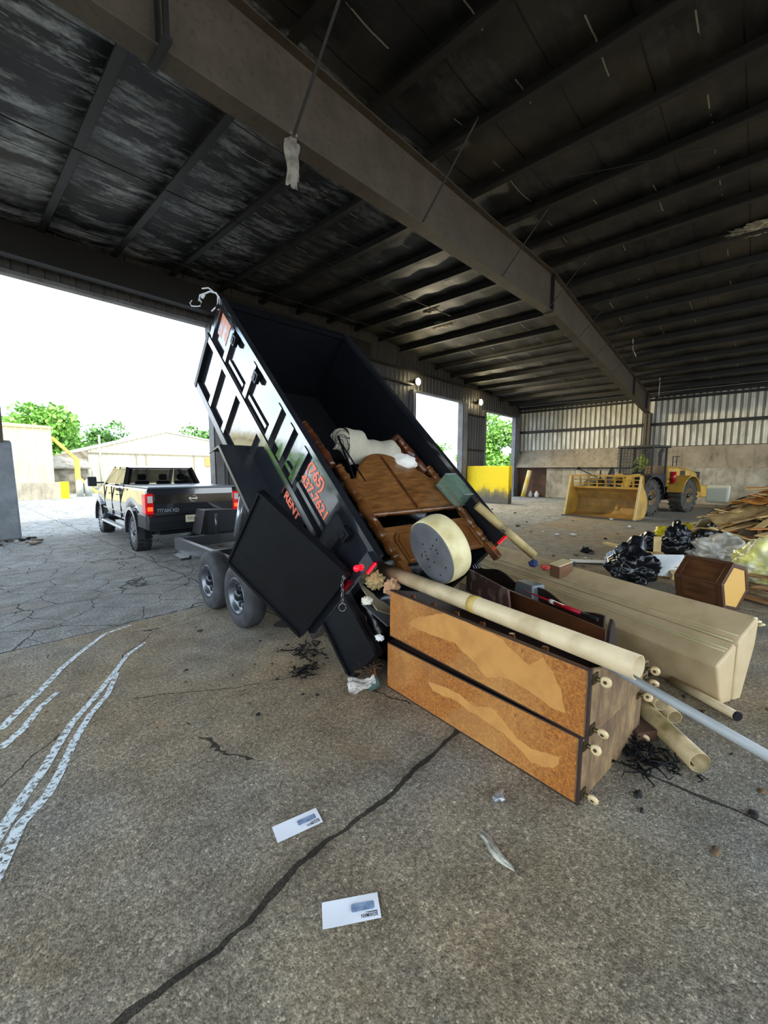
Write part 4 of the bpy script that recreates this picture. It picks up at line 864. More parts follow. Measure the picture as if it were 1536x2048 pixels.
# folded newspaper
def news():
    m,g,p=newmat('newsprint',.85); o=g.obj(); br=g.n.new('ShaderNodeTexBrick'); br.inputs['Scale'].default_value=26; br.inputs['Color1'].default_value=lin('#d8d4c8'); br.inputs['Color2'].default_value=lin('#8d8a83'); br.inputs['Mortar'].default_value=lin('#e2dfd4'); br.inputs['Mortar Size'].default_value=.03; g.l.new(o,br.inputs['Vector'])
    b=g.mix(g.ramp(g.noise(o,7,2),[(.56,0.),(.58,.9)]),br.outputs['Color'],'#1f4a45'); g.l.new(b,p.inputs['Base Color']); return m
b=MB(); nA,nB,nC,nD=V((2.235,2.47,0)),V((2.47,2.34,0)),V((2.385,2.19,0)),V((2.14,2.32,0))
b.grid(lambda u,v: nA.lerp(nB,u).lerp(nD.lerp(nC,u),v)+V((0,0,.02+.03*math.sin(u*7+v*2)+.02*math.sin(v*6))),16,12)
b.grid(lambda u,v: nA.lerp(nB,u*.9).lerp(nD.lerp(nC,u*.8),v*.6)+V((.02,.01,.055+.02*math.sin(u*6+1)+.01*math.sin(v*9))),16,8)
tag(b.build('newspaper',news()),'crumpled folded newspaper on the floor left of the lower cabinet','newspaper')
# envelopes
M_env=mat('white envelope paper','#e6e9ef',.7); M_win=mat('blue grey window film','#8fa3bb',.3,c2='#6f819b',scale=30); M_ink=mat('dark ink','#2a2c33',.7)
def envelope(c,ang,lab):
    ca,sa=math.cos(ang),math.sin(ang); ef=lambda x,y,z: V((c[0]+x*ca-y*sa,c[1]+x*sa+y*ca,.004+z))
    t=thing('envelope',ef(.12,.052,0),lab,'envelope','window envelopes on the floor')
    b=MB()
    b.grid(lambda u,v: ef(.241*u,.105*v,.002+.003*math.sin(u*5+1)*math.sin(v*3)),12,6); b.build('paper',M_env,t)
    b=MB(); b.prism([ef(.022+x,y-.007,.0045) for x,y in ((.0,.045),(.004,.041),(.094,.041),(.098,.045),(.098,.069),(.094,.073),(.004,.073),(.0,.069))],V((0,0,.0015))); b.build('window',M_win,t)
    b=text_mb('BOWMAN',.021,lambda x,y,z: ef(.012+x,.081+y,.0062),0,sx=.72,bold=.0004); b.build('print',M_ink,t)
    b=MB()
    for k in range(2): b.fbox(ef,(.012,.074-.0*k+.002*k,.005),(.012+.05-.01*k,.0752+.002*k,.0056))
    b.build('print_lines',M_ink,t)
# envelope frame: x towards picture-left, y towards picture-bottom
def env_from(p_br,p_bl,lab):
    p_br=V(p_br+(0,)); p_bl=V(p_bl+(0,)); d=(p_bl-p_br).normalized(); ang=math.atan2(d.y,d.x)
    up=V((-d.y,d.x,0)); c=p_br-up*.105; envelope((c.x,c.y),ang,lab)
env_from((1.109,1.018),(.924,1.157),'white window envelope nearest the camera, lying level beside the floor joint')
env_from((1.24,1.558),(1.021,1.625),'white window envelope farther from the camera, lying at a slant')
# crumpled paper strip
b=MB(); sA,sB=V((1.745,.925,0)),V((1.655,.672,0)); sd2=(sB-sA).normalized(); sn=V((-sd2.y,sd2.x,0))
b.grid(lambda u,v: sA.lerp(sB,u)+sn*((v-.5)*.052*math.sin(math.pi*min(1,u*1.0+.12))**.6+.006*math.sin(u*9))+V((0,0,.006+.016*math.sin(math.pi*v)*math.sin(math.pi*u)+.004*math.sin(v*20+u*7))),30,8)
tag(b.build('paper_strip',mat('grey white wrapper','#b6b2a2',.7,c2='#8a867a',scale=30)),'long crumpled wrapper strip on bare concrete at the bottom right','wrapper')
b=MB(); b.blob((2.02,.95,.015),(.05,.03,.02),seed=9,amp=.8); tag(b.build('foil_scrap',mat('silver scrap','#a9abae',.3,metal=.6)),'small silvery scrap at the foot of the lower cabinet','scrap')
# ---------------- wheel loader ----------------
LP=V((20.0,3.15,0)); LBk=V((.955,-.297,0)).normalized(); LS=V((.297,.955,0)).normalized()
ld=lambda x,y,z: LP+LBk*x+LS*y+ZZ*z
M_yel=mat('loader yellow','#bf9438',.5,c2='#8f7134',scale=2.2,lo=.4,hi=.75); M_yeld=mat('dirty bucket steel','#ad8644',.6,c2='#7a6238',scale=2.6,lo=.38,hi=.75); M_lb=mat('loader black','#101214',.5); M_lt=mat('muddy loader tire','#4a453c',.95,c2='#2c2925',scale=5,bump=.5)
t=thing('wheel_loader',ld(1.5,1.3,0),'yellow wheel loader with a wide bucket parked in front of the far wall','loader')
# bucket in own frame: x back, y across (far), z up
BKO=V((17.37,3.2,0)); by=V((.49,2.70,0)).normalized(); bx=V((by.y,-by.x,0)); bk=lambda x,y,z: BKO+bx*x+by*y+ZZ*z
WB=2.75
prof=[(0,.02),(.55,.02),(.85,.12),(1.02,.38),(1.0,.72),(.82,1.02),(.55,1.22)]
b=MB()
for (xa,za),(xb,zb_) in zip(prof,prof[1:]): b.hexa([bk(x,y,z+d) for (x,z) in ((xa,za),(xb,zb_)) for y in (0,WB) for d in (0,.03)])
bo=b.build('bucket',M_yeld,t)
for y in (0,WB-.04):
    b=MB(); b.prism([bk(x,y,z) for x,z in [(-.05,.02)]+prof[1:]+[(.42,1.42),(.36,1.42)]],by*.04); b.build('side_plate',M_yel,bo)
    b=MB(); b.bar(bk(-.06,y+.02,.02),bk(.36,y+.02,1.66),.07,.05); b.build('side_edge',mat('worn pale yellow edge','#c9b07a',.5),bo)
b=MB(); b.fbox(bk,(-.22,-.02,.0),(.12,WB+.02,.05)); b.build('cutting_edge',mat('worn steel edge','#5b5650',.5,metal=.3),bo)
b=MB(); sp0=(.58,1.20); sp1=(.38,1.68)
for k in range(4):
    f=k/3; b.bar(bk(sp0[0]+(sp1[0]-sp0[0])*f,0,sp0[1]+(sp1[1]-sp0[1])*f),bk(sp0[0]+(sp1[0]-sp0[0])*f,WB,sp0[1]+(sp1[1]-sp0[1])*f),.035 if 0<k<3 else .07,.035 if 0<k<3 else .07)
for k in range(9): y=.02+k*(WB-.04)/8; b.bar(bk(sp0[0],y,sp0[1]),bk(sp1[0],y-.05,sp1[1]),.07,.03)
b.build('spill_guard',M_yel,bo)
for y in (1.0,1.7):
    b=MB(); b.prism([bk(.9,y,.3),bk(1.3,y,1.15),bk(1.9,y,1.7),bk(2.9,y,1.75),bk(3.0,y,1.45),bk(2.0,y,1.35),bk(1.4,y,.7),bk(1.1,y,.2)],by*.14); b.build('lift_arm',M_yel,t,bevel=.02)
b=MB(); b.cyl(bk(1.2,1.45,1.25),bk(2.8,1.45,1.6),.09,.09,12); b.bar(bk(.7,1.45,1.2),bk(1.3,1.45,1.9),.12,.25); b.build('tilt_linkage',M_lb,t)
b=MB(); b.bar(bk(1.0,2.0,1.62),bk(.2,2.3,1.95),.04,.04); b.blob(bk(.15,2.3,1.97),(.12,.12,.06),seed=2,amp=.1); b.bar(bk(1.2,1.9,1.2),bk(1.2,1.9,1.9),.05); b.build('work_light_bracket',M_lb,t)
# chassis, hood, cab
b=MB(); b.fbox(ld,(-.4,.75,.55),(1.0,1.95,1.25)); b.fbox(ld,(.9,1.0,.5),(1.9,1.8,1.1)); b.fbox(ld,(1.7,.7,.55),(4.6,2.1,1.25)); b.build('chassis',M_lb,t)
b=MB(); b.hexa([ld(x,y,z) for x in (.2,.9) for y in (.6,2.1) for z in (1.1,1.5)]); b.build('front_frame',M_yel,t,bevel=.05)
b=MB(); b.loft([[ld(x,y,z) for y,z in ((.55,1.15),(.55,zt_-.12),(.75,zt_),(2.05,zt_),(2.25,zt_-.12),(2.25,1.15))] for x,zt_ in ((2.45,2.12),(3.2,2.12),(4.6,2.0),(5.25,1.86),(5.35,1.55))],True); hd=b.build('hood',M_yel,t,bevel=.03)
b=MB(); b.fbox(ld,(3.5,.535,1.55),(3.95,.56,1.9)); b.fbox(ld,(3.55,.535,1.15),(3.95,.56,1.5)); b.fbox(ld,(5.15,.53,1.15),(5.42,2.27,1.85)); b.build('grille',mat('dark grille','#2a211a',.6),hd)
b=text_mb('950M',.12,lambda x,y,z: ld(2.75+x,.535,1.78+y),0,bold=.003); b.build('lettering',mat('light letters','#d8d2c0'),hd)
b=MB(); b.fbox(ld,(4.7,.3,.6),(5.75,2.4,1.2)); b.build('counterweight',M_yel,t,bevel=.06)
b=MB()
for x in (1.15,2.35):
    for y in (.65,2.05): b.bar(ld(x,y,1.2),ld(x+.03*(x<2),y,2.98),.09,.09)
b.fbox(ld,(1.05,.55,2.92),(2.55,2.15,3.02)); b.fbox(ld,(1.1,.62,1.15),(2.4,2.08,1.75)); cb=b.build('cab_frame',M_lb,t,bevel=.02)
b=MB(); b.fbox(ld,(1.2,.66,1.75),(2.3,.67,2.92)); b.fbox(ld,(1.13,.7,1.75),(1.14,2.0,2.92)); b.build('cab_glass',mat('cab glass','#22313a',.04,alpha=.35,spec=1),cb)
b=MB()
for k in range(12): y=.6+k*.135; b.bar(ld(1.0,y,1.65),ld(1.08,y,2.92),.022)
for k in range(9): z=1.7+k*.14; b.bar(ld(1.02,.58,z),ld(1.02,2.12,z),.022)
b.build('screen_guard',mat('guard mesh','#14191c',.5),cb)
b=MB(); b.bar(ld(1.75,1.5,1.75),ld(1.75,1.5,2.2),.4,.3); b.build('seat',M_lb,cb)
b=MB(); b.lathe(ld(2.75,1.1,2.1),ld(2.75,1.1,3),[(0,.07),(.45,.07),(.47,.09),(.65,.09)],12); b.bar(ld(2.75,1.1,2.72),ld(2.95,1.1,2.88),.12); b.build('exhaust',M_lb,t)
b=MB()
for p,q in (((2.9,.62,2.1),(2.9,.62,2.55)),((3.25,.62,2.1),(3.25,.62,2.55)),((2.9,.62,2.55),(3.5,.62,2.55)),((3.1,.62,2.3),(3.3,.62,2.3))): b.bar(ld(*p),ld(*q),.035)
b.build('hand_rail',M_lb,t)
b=MB(); b.cyl(ld(2.62,.42,1.35),ld(2.62,.42,1.85),.11,.11,12); b.build('fire_bottle',mat('extinguisher red','#a01018',.3),t)
b=MB(); 
for k in range(5): b.fbox(ld,(2.45,.35,.7+.2*k),(2.8,.6,.73+.2*k))
b.build('steps',mat('step red','#5a1515',.6),t)
for x0 in (0,3.25):
    b=MB()
    for i in range(9):
        q0=math.pi*(.05+.9*i/9); q1=math.pi*(.05+.9*(i+1)/9)
        b.hexa([ld(x0+math.cos(q)*rd,y,.78+math.sin(q)*rd) for y in (-.1,.55) for q in (q0,q1) for rd in (.86,.90)])
    b.build('mudguard',M_yel if x0 else M_lb,t)
    wheel(t,lambda a,b_,c,x0=x0: ld(x0+b_,0+a,.76+c),0,r=.75,wd=.55,rr=.33,tire=M_lt,rim=mat('muddy yellow rim','#7d6230',.7,c2='#3b2f20',scale=5),treads=20)
    wheel(t,lambda a,b_,c,x0=x0: ld(x0+b_,2.75-a,.76+c),0,r=.75,wd=.55,rr=.33,tire=M_lt,rim=mat('muddy yellow rim','#7d6230'),treads=20)
# driver
def person():
    me=bpy.data.meshes.new('person'); vs=[ld(1.78,1.35,2.0),ld(1.76,1.35,2.25),ld(1.74,1.35,2.45),ld(1.72,1.35,2.56),ld(1.72,1.35,2.70),ld(1.74,1.12,2.42),ld(1.6,1.05,2.2),ld(1.35,1.15,2.25),ld(1.74,1.58,2.42),ld(1.6,1.65,2.2),ld(1.35,1.55,2.25),ld(1.4,1.22,2.0),ld(1.3,1.22,1.8),ld(1.4,1.48,2.0),ld(1.3,1.48,1.8)]
    es=[(0,1),(1,2),(2,3),(3,4),(2,5),(5,6),(6,7),(2,8),(8,9),(9,10),(0,11),(11,12),(0,13),(13,14)]; rs=[.16,.16,.14,.06,.10,.07,.05,.04,.07,.05,.04,.08,.06,.08,.06]
    og=V(vs[0]); me.from_pydata([v-og for v in vs],es,[]); o=bpy.data.objects.new('person',me); COL.objects.link(o); o.location=og; ORG[o]=og
    md=o.modifiers.new('skin','SKIN'); 
    for i,r_ in enumerate(rs): me.skin_vertices[0].data[i].radius=(r_,r_)
    me.skin_vertices[0].data[0].use_root=True
    o.modifiers.new('sub','SUBSURF').levels=2; o.modifiers['sub'].render_levels=2
    me.materials.append(mat('hi vis vest','#c8e02a',.6,emit='#c8e02a',es=.0)); tag(o,'person in a bright yellow green vest sitting in the loader cab','person'); return o
pp=None
try: pp=person()
except Exception as e: print('person',e)
# ---------------- right hand rubbish ----------------
def bagmat(nm,c,c2,r=.3,a=None,tr=0): return mat(nm,c,r,c2=c2,scale=5,bump=.5,bscale=12,spec=.6,alpha=a)
Mb_=bagmat('shiny black bag','#0a0b0e','#15171c'); My_=bagmat('yellow bag','#d9c21a','#c2a814',.35); Mc_=bagmat('clear bag with scraps','#cfcabb','#8d8575',.3); Mw_=bagmat('white blue bag','#b9c6dc','#5c72b0',.3); Myc=bagmat('pale yellow bag','#d6cf6e','#c9c8b0',.3)
def bag(c,r,seed,m_,lab,nm='rubbish_bag'):
    b=MB(); b.blob((c[0],c[1],r[2]*.62+c[2]),r,seed=seed,amp=.30,fr=2.0,sub=5,zmin=c[2],pt=.35); tag(b.build(nm,m_),lab,'bag')
bag((7.95,1.45,0),(.40,.38,.34),1,Mb_,'glossy black rubbish bag beside the grey sheet, nearest of the black bags')
bag((9.9,1.05,0),(.33,.33,.42),2,Mb_,'tall pointed black rubbish bag leaning beside the white scrap bag')
bag((10.4,.62,0),(.34,.34,.40),3,Mb_,'black rubbish bag squeezed under the broken timber heap, right of the tall pointed one')
bag((11.2,1.75,0),(.34,.28,.22),4,Mb_,'small black rubbish bag farthest left and farthest back of the black bags')
bag((11.7,1.52,0),(.28,.28,.28),5,My_,'bright yellow rubbish bag between two black bags')
bag((11.6,1.12,.2),(.26,.26,.24),6,My_,'yellow rubbish bag peeking over the tall black bag')
bag((9.75,.38,.12),(.55,.50,.30),7,Mc_,'big see-through bag stuffed with white scraps behind the hexagonal table')
bag((8.75,-.20,.12),(.42,.42,.36),8,Myc,'pale yellow plastic bag bulging right of the hexagonal table')
bag((8.75,1.95,0),(.17,.15,.16),9,Mw_,'small white and blue plastic bag beside the nearest black bag')
def xf(c,yaw,pitch=0,roll=0):
    Mx=Matrix.Rotation(yaw,3,'Z')@Matrix.Rotation(pitch,3,'Y')@Matrix.Rotation(roll,3,'X'); c=V(c); return lambda x,y,z: c+Mx@V((x,y,z))
# hexagonal side table on its side
hc=V((7.25,.62,.32)); hd_=(V((7.00,.02,.32))-hc).normalized(); t=thing('hexagonal_side_table',V((7.1,.35,0)),'dark wood hexagonal side table lying on its side in front of the bags','side table')
hx=hd_.cross(ZZ).normalized()
def hp(r,a,s): q=a*math.pi/3+.25; return hc+hd_*s+hx*r*math.cos(q)+ZZ*r*math.sin(q)
H0=.36
b=MB(); b.prism([hp(.33,i,0) for i in range(6)],hd_*.55); b.build('side_panels',mat('walnut panels','#5d3a20',.4,c2='#3f2512',scale=3,stretch=(1,1,6)),t)
for s_ in (-.01,.50):
    b=MB()
    for i in range(6):
        a,c=hp(.36,i,s_),hp(.36,i+1,s_); a2,c2=hp(.29,i,s_),hp(.29,i+1,s_); b.hexa([a,a+hd_*.07,a2,a2+hd_*.07,c,c+hd_*.07,c2,c2+hd_*.07])
    b.build('rim_frame',mat('walnut rim','#472a15',.4),t,bevel=.006)
for i in range(6): b=MB(); b.bar(hp(.345,i,.0),hp(.345,i,.55),.035,.035); b.build('corner_strip',mat('walnut rim','#472a15'),t)
b=MB(); b.prism([hp(.30,i,.555) for i in range(6)],hd_*.006); b.build('underside_board',mat('pale underside board','#c99a4a',.7),t)
# pale frames and boards by the bags
M_pine=mat('pale pine','#d6ba80',.7,c2='#b4965c',scale=5); M_pine2=mat('weathered pine','#a88b58',.8,c2='#7f6640',scale=5); M_pine3=mat('orange pine','#b3762f',.7,c2='#8f5b24',scale=4)
def plank(a,c,wd,th,m_,lab,group=None,up=(0,0,1),nm='wooden_plank',cat='plank'):
    b=MB(); b.bar(a,c,wd,th,up); return tag(b.build(nm,m_,bevel=.004),lab,cat,group)
plank((10.2,2.45,.22),(9.2,1.35,.26),.12,.05,M_pine,'pale straight beam lying across the floor behind the nearest black bag',nm='wooden_beam',cat='beam')
plank((9.25,1.3,.02),(9.3,1.32,.60),.12,.04,M_pine,'short upright pale board at the end of the straight beam',nm='wooden_board',cat='board')
plank((8.9,1.25,.35),(8.3,.9,.22),.16,.05,M_pine2,'short brown block of wood on the black bag',nm='wood_block',cat='wood block')
plank((8.4,.98,.2),(8.15,.85,.1),.14,.1,M_pine,'small pale wood block below the brown one',nm='wood_block',cat='wood block')
f=xf((8.2,1.05,.25),-.9,0,1.25); b=MB(); b.fbox(f,(-.5,-.16,0),(.35,.2,.012)); tag(b.build('grey_sheet',mat('grey metal sheet','#8d8f8c',.45,c2='#d6d7d2',scale=1.5)),'grey rectangular sheet leaning between the black bag and the hexagonal table','sheet')
f=xf((8.9,2.25,.02),-1.0); b=MB(); b.fbox(f,(-.5,-.12,0),(.4,.14,.015)); tag(b.build('foam_board',mat('white foam board','#d9d7cf',.7)),'flat white board on the floor left of the nearest black bag','board')
b=MB(); b.blob((9.9,2.75,.05),(.12,.12,.06),seed=5,amp=.8); tag(b.build('dark_wad',M_bi),'dark crumpled wad left of the white and blue bag','debris')
b=MB(); b.blob((8.4,2.62,.03),(.10,.08,.05),seed=6,amp=.8); tag(b.build('cloth_scrap',mat('blue green rag','#33506b',.9)),'blue rag lying alone on the floor beyond the cream panels','cloth')
# heap of splintered timber
b=MB()
def heap(u,v):
    q=2*math.pi*u; r=v; x=12.5+2.3*r*math.cos(q); y=-1.15+2.15*r*math.sin(q); h=1.5*(1-r**1.6)+.15*noise.noise(V((x*1.5,y*1.5,2))); return V((x,y,max(0,h)))
b.grid(heap,36,12); tag(b.build('rubbish_heap',mat('dark crushed rubbish','#4a3d2c',.95,c2='#5e5140',scale=3,bump=1.0,bscale=4)),'dark mound of crushed rubbish under the splintered timber at right','heap')
r2=random.Random(3)
for k in range(110):
    q=r2.uniform(1.5,3.6); r=r2.uniform(.15,1.0); x=12.4+2.35*r*math.cos(q); y=-1.1+2.2*r*math.sin(q); z=max(.05,1.5*(1-r**1.6))+r2.uniform(.10,.30)
    a=r2.choice([2.0,2.75,2.4])+r2.gauss(0,.3); L=r2.uniform(.7,1.7); d=V((math.cos(a),math.sin(a),-.18+r2.gauss(0,.18))); c=V((x,y,z))
    pa,pc=c-d*L/2,c+d*L/2; pa.z=max(pa.z,.03); pc.z=max(pc.z,.03)
    plank(pa,pc,r2.uniform(.07,.16),.022,[M_pine,M_pine2,M_pine,M_pine3][k%4],'thin splintered wooden plank lying in the broken timber heap','planks in the broken timber heap')
for k,(c,yw,pt,rl,s,mm,lab) in enumerate([((10.75,.35,.50),2.5,-.35,.45,(.75,.22),M_pine,'large pale torn sheet of plywood at the left flank of the timber heap'),((11.3,.15,.98),2.2,.2,-.3,(.6,.22),M_pine2,'weathered plywood sheet on the upper left of the timber heap'),((12.2,-.4,1.5),2.6,.25,.1,(1.1,.3),M_pine3,'long orange board crowning the timber heap'),((10.5,-.2,.50),2.7,-.15,.25,(.8,.22),M_pine,'pale sheet sagging over the see-through bag'),((12.6,.7,.55),2.4,.3,.9,(.5,.4),mat('light foam panel','#cfc9a8',.8),'curled light panel at the back left of the timber heap')]):
    f=xf(c,yw,pt,rl); b=MB(); b.grid(lambda u,v: f((u-.5)*2*s[0],(v-.5)*2*s[1]*(1-.25*math.sin(u*11)*.3),.05*math.sin(u*4+k)+.04*math.sin(v*5)),16,8); o=b.build('plywood_sheet',mm); tag(o,lab,'plywood'); sm=o.modifiers.new('s','SOLIDIFY'); sm.thickness=.015
f=xf((26.3,1.35,.75),1.2,0,.15); b=MB(); b.fbox(f,(-.5,-.1,-.45),(.5,.1,.45)); tag(b.build('foam_block',mat('pale foam block','#bfc2ae',.8),bevel=.1),'pale foam block standing behind the loader','foam block')
b=MB(); b.grid(lambda u,v: V((24+4.6*u,-3.5+4.5*v,max(0,.9*math.sin(math.pi*u)**.6*math.sin(math.pi*v)**.6+.2*noise.noise(V((u*9,v*9,1)))))),24,24); tag(b.build('rubbish_heap',mat('dark crushed rubbish','#4a3d2c')),'low dark heap of rubbish against the far wall right of the loader','heap')
for k,(a,c) in enumerate([((7.6,-.35,.05),(8.3,.6,.02)),((7.9,-.7,.12),(8.4,.3,.1)),((7.4,-.6,.22),(8.1,.1,.2)),((7.9,-.9,.32),(8.3,0,.28)),((7.5,-1.2,.1),(7.9,-.1,.12)),((8.0,-1.3,.4),(8.2,-.3,.36)),((7.3,-.9,.3),(7.75,-.1,.22))]):
    plank(a,c,.22,.02,[mat('carton brown','#a87a48',.85,c2='#7d5833',scale=4),M_pine2,M_wood2][k%3],'torn cardboard strip in the low pile right of the hexagonal table','cardboard strips right of the hexagonal table',nm='cardboard_strip',cat='cardboard')
plank((9.1,1.25,.0),(8.45,1.0,.02),.2,.012,M_pine2,'flat cardboard scrap on the floor beside the grey sheet',nm='cardboard_strip',cat='cardboard')
# floor litter
M_lit=[mat('litter white','#c7c5bd',.8),mat('litter dark','#1c1a18',.9),mat('litter brown','#6a543a',.9),mat('litter grey','#7c7b78',.8)]
r3=random.Random(11)
LIT=[]
for k in range(46):
    a=r3.uniform(0,1); x=7+10*a+r3.uniform(-1,1); y=3.2+r3.uniform(-1.6,5.5)*(.4+a); LIT.append((x,y,r3.uniform(.03,.10),'litter on the open floor between the trailer and the loader'))
for k in range(22): LIT.append((r3.uniform(2.4,4.6),r3.uniform(-.3,.75),r3.uniform(.01,.035),'litter around the cabinet casters and pipes'))
for k in range(16): LIT.append((r3.uniform(1.9,2.5),r3.uniform(2.5,3.6),r3.uniform(.008,.025),'litter below the trailer door'))
for k in range(16): LIT.append((r3.uniform(.5,1.7),r3.uniform(13.0,14.2),r3.uniform(.03,.11),'litter at the foot of the concrete block'))
for k in range(14): LIT.append((r3.uniform(.3,2.3),r3.uniform(2.6,5.0),r3.uniform(.008,.02),'litter on the floor left of the trailer'))
LB={'litter on the open floor between the trailer and the loader':'small scrap of litter on the open floor between the trailer and the loader','litter around the cabinet casters and pipes':'small crumb of rubbish on the floor around the casters and pipes','litter below the trailer door':'small dark crumb on the floor below the swung trailer door','litter at the foot of the concrete block':'scrap of rubbish at the foot of the grey concrete block','litter on the floor left of the trailer':'tiny crumb on the bare floor left of the trailer'}
for k,(x,y,s,gr) in enumerate(LIT):
    b=MB(); b.blob((x,y,s*.3),(s,s*r3.uniform(.4,.9),s*.4),seed=k,amp=.8,sub=2,zmin=0); tag(b.build('litter_scrap',M_lit[k%4] if 'open' in gr or 'foot' in gr else M_lit[1+k%2]),LB[gr],'litter',gr)
b=MB(); b.prism([(1.5+.035*0+.42+.03*math.cos(a)*(1+.3*math.sin(3*a)),4.62+.03*math.sin(a),.003) for a in [k*.6 for k in range(10)]],(0,0,.004)); tag(b.build('flat_scrap',M_lit[1]),'flat dark scrap near the end of the white track marks','litter')
# puddle of shiny water beyond rear wheel
b=MB(); pts=[(3.05+.42*math.cos(a)*(1+.25*math.sin(3*a)),4.0+.30*math.sin(a)*(1+.2*math.cos(2*a)),.002) for a in [k*2*math.pi/26 for k in range(26)]]; b.prism(pts,(0,0,.002)); tag(b.build('puddle',mat('puddle water','#3a3a38',.04,ior=1.8)),'small shiny puddle behind the rear trailer wheel','puddle')
# white track marks
def paintmat():
    m,g,p=newmat('rubbed white paint',.8); p.inputs['Base Color'].default_value=lin('#cfd9dc'); o=g.obj()
    a=g.ramp(g.noise(o,28,5,.75),[(.42,0.),(.50,1.)]); sp=g.n.new('ShaderNodeSeparateColor'); g.l.new(a,sp.inputs[0]); g.l.new(sp.outputs[0],p.inputs['Alpha']); return m
MP=paintmat()
TR=[[(.172,3.858),(.302,4.076),(.43,4.27),(.665,4.688),(.876,4.976),(1.153,5.319),(1.438,5.408)],[(.151,3.587),(.28,3.74),(.412,4.006),(.547,4.178)],[(.03,2.62),(.207,2.957),(.323,3.15),(.396,3.306),(.54,3.586),(.738,3.859),(.941,4.18),(1.159,4.536),(1.381,4.736)],[(.02,2.36),(.16,2.715),(.294,2.862),(.377,3.028),(.508,3.332),(.651,3.602),(.818,3.828),(.986,4.2)]]
for k,tr in enumerate(TR):
    b=MB(); L=len(tr)-1
    def fn(u,v,tr=tr,L=L):
        s_=min(u*L,L-.0001); i=int(s_); f=s_-i; p=V(tr[i]+(0,)).lerp(V(tr[i+1]+(0,)),f); d=(V(tr[i+1]+(0,))-V(tr[i]+(0,))).normalized(); return p+V((-d.y,d.x,0))*(v-.5)*(.062-.025*u)+V((0,0,.003))
    b.grid(fn,60,2); tag(b.build('paint_track',MP),['uppermost and longest white paint track on the floor at left','short white paint track just below the uppermost one','third white paint track from the top on the floor at left','lowest white paint track, nearest the camera at left'][k],'paint mark','white paint tracks on the floor')
# ---------------- outside yard ----------------
M_tan=corr_mat('tan metal siding','#e0d1a0','#d3c492',dirt='#c0b080'); M_tan2=corr_mat('cream metal siding','#ddd6bc','#cfc7ab',dirt='#b9b094')
t=thing('barrier_wall',(4.4,32.8,0),'low concrete barrier wall in the yard with a yellow painted end','wall')
b=MB(); b.box((1.5,32.6,0),(5.25,33.0,1.05)); b.build('concrete',conc_mat('tan concrete','#b5aa92','#99907c','#7d7460'),t)  # one mottled tan tone over the whole wall
b=MB(); b.box((5.25,32.58,0),(5.68,33.02,1.08)); b.build('yellow_end',mat('safety yellow','#e8c80a',.6),t)
t=thing('metal_building',(2,42,0),'tall tan metal building at the left edge beyond the yard','building')
b=MB(); corr_x(b,-12,5.80,38,0,lambda x:5.05-.03*(x-3),.45,.05); b.box((-12,38.05,0),(5.78,50,4.7)); b.build('siding',M_tan,t)
b=MB(); b.box((-12,37.9,4.78),(5.9,38.1,4.9)); b.build('eave_trim',mat('tan trim','#b9a878',.6),t)
t=thing('metal_building',(17,55,0),'long cream gabled metal warehouse behind the pickup truck','building')
gz=lambda x: 5.95-abs(x-17.2)*.30 if x<17.2 else 5.95-(x-17.2)*.14
b=MB(); corr_x(b,9.5,30,48,0,gz,.45,.05); b.build('siding',M_tan2,t)
b=MB()
for x0,x1 in ((9.3,17.2),(17.2,30)): b.hexa([V((x,y,gz(x)+d)) for x in (x0,x1) for y in (47.8,56) for d in (0,.14)])
b.build('roof',mat('pale metal roof','#c9c4b6',.5),t)
b=MB(); b.box((9.5,47.85,3.45),(30,47.95,3.55)); 
for x in (9.6,10.9,14.1,15.0,20.0): b.box((x,47.82,0),(x+.1,47.9,3.6))
b.build('seams',mat('brown seam','#8a7f66',.6),t)
b=MB(); b.box((15.4,47.84,0),(18.9,47.93,3.05)); b.build('roller_door',mat('cream roller door','#e2d6ae',.6),t)
b=MB(); b.box((21.3,47.8,2.3),(22.2,47.9,3.3)); b.build('shutter',mat('orange shutter','#c98f4e',.6),t)
b=MB(); b.prism([(6.0,45,0),(9.4,45,0),(9.4,45,3.6),(6.0,45,2.9)],(0,4,0)); b.build('lean_to',mat('mottled tin','#8f8771',.7,c2='#6a5d48',scale=2),t)  # lean-to mixes two grey-brown tones at random
t=thing('conveyor',(7.5,36,0),'yellow steel conveyor leg standing beside the tan building','conveyor')
b=MB(); b.bar((5.9,38.5,4.2),(7.3,38.5,2.6),.35,.2); b.bar((7.3,38.5,2.7),(7.3,38.5,0),.3,.3); b.bar((7.3,38.5,1.3),(8.5,38.5,0),.2,.2); b.build('frame',mat('light yellow steel','#e0c050',.6),t)  # even light yellow over the whole frame
b=MB(); b.box((5.9,39.2,0),(8.1,42,1.9)); b.prism([(5.8,39,1.9),(8.3,39,1.9),(8.3,40.5,2.6),(5.8,40.5,2.9)],(0,0,.1)); tag(b.build('shed',mat('grey shed','#8b8577',.7,c2='#5f594d',scale=2)),'small grey roofed shed between the two metal buildings','shed')
for k,(x,y) in enumerate([(6.6,34.5),(7.1,34.6)]): b=MB(); b.lathe((x,y,0),(x,y,2),[(0,.2),(1.0,.2),(1.2,.08)],12); tag(b.build('gas_bottle',mat('pale tank','#b5b8ae',.5)),'pale upright tank behind the low barrier wall','tank','tanks behind the barrier wall')
b=MB(); b.cyl((10.8,47,0),(10.8,47,5.2),.08,.08,8); tag(b.build('pole',mat('white pole','#d8d6cc',.6)),'thin white pole in front of the cream warehouse','pole')
b=MB(); b.box((22.6,40,0),(25,42,1.4)); tag(b.build('brush_pile',mat('brush','#77705a',.9,c2='#4f5a34',scale=3)),'low block of scrub right of the pickup cab','scrub')
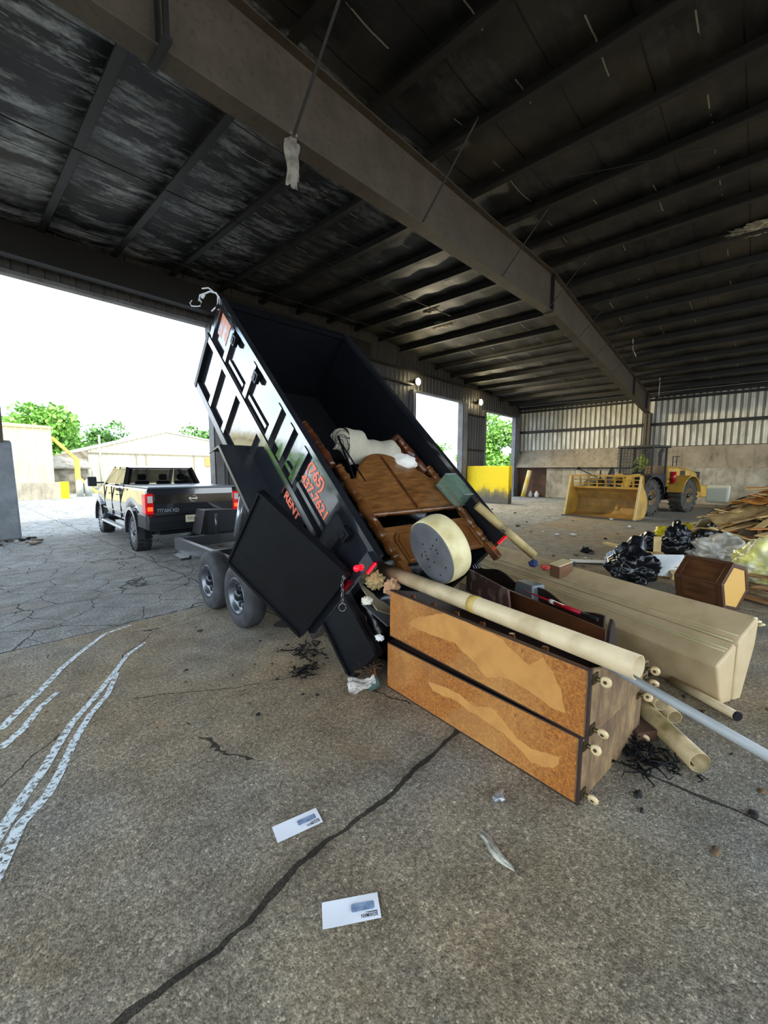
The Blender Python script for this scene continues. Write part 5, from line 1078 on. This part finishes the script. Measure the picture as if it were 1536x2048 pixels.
M_leaf=[mat('leaf green %d'%i,c,.6,c2=c2,scale=2) for i,(c,c2) in enumerate((('#6f9c3e','#4c7a2a'),('#7fae45','#5b8a30'),('#5f8a38','#3f6a26')))]
M_bark=mat('bark','#5a4a38',.9)
def tree(x,y,h,r,lab,mi,n=2600,ls=.28,z0=.35,group=None):
    t=thing('tree',(x,y,0),lab,'tree',group); rr=random.Random(int(x*10))
    b=MB(); b.tube([(x,y,0),(x+.1,y,h*.3),(x,y,h*.7)],[.25,.2,.08],8); b.build('trunk',M_bark,t)
    b=MB(); cl=[(V((x+rr.uniform(-.6,.6)*r,y+rr.uniform(-.6,.6)*r,h*(z0+(1-z0)*rr.uniform(.15,.85)))),r*rr.uniform(.35,.6)) for _ in range(12)]
    vs=[];fs=[]
    for k in range(n):
        c,q=cl[k%12]; d=V((rr.gauss(0,1),rr.gauss(0,1),rr.gauss(0,1))).normalized()*q*rr.uniform(.6,1.05); p=c+d; a=V((rr.gauss(0,1),rr.gauss(0,1),rr.gauss(0,1))).normalized()*ls; e=a.cross(V((rr.gauss(0,1),rr.gauss(0,1),rr.gauss(0,1)))).normalized()*ls*.6
        i=len(vs); vs+=[p-a,p+e,p+a,p-e]; fs.append((i,i+1,i+2,i+3))
    b.add(vs,fs); b.build('crown',M_leaf[mi],t)
tree(8.6,62,8.6,4.2,'large bright green tree behind the gap between the tan building and the warehouse',1,4500,.35)
tree(12.6,69,7.2,2.6,'smaller green tree left of the warehouse ridge',0,1800)
tree(16.8,70,8.4,2.6,'dark green treetop peeking over the warehouse roof left of its ridge',2,1800)
tree(29.5,68,9.0,3.0,'green treetop seen between the warehouse roof and the trailer bed',2,1800)
for k,(x,y,h,r) in enumerate([(42,22.3,8.3,3.8),(44.5,18.6,6.5,3.0)]):
    tree(x,y,h,r,['leafy green tree filling the upper part of the far doorway','leafy yellow green tree low in the far doorway'][k],[1,0][k],6500,.22,.05)
tree(67.2,46.5,6.8,2.9,'small round tree seen through the middle doorway',0,1600,.25,.3)
b=MB(); b.box((56,34,0),(60,46,4.0)); b.prism([(55.8,33.8,4.0),(55.8,46,4.0),(55.8,40,5.0)],(4.4,0,0)); tag(b.build('white_shed',mat('white shed','#d9d7cf',.6)),'pale low shed seen through the middle doorway','shed')
# open yard hedges out of frame that the glossy trailer side mirrors
for k,(x,y,h,r) in enumerate([(-22,24,5,3.2),(-28,16,5.5,3.6),(-17,31,4.5,3.2),(-26,7,5,3.2),(-16,44,5,3)]):
    tree(x,y,h,r,'broad green tree out of frame at the left side of the yard, mirrored by the trailer side',[0,1,2,0,1][k],2500,.45,.1,'trees out of frame at the left side of the yard')
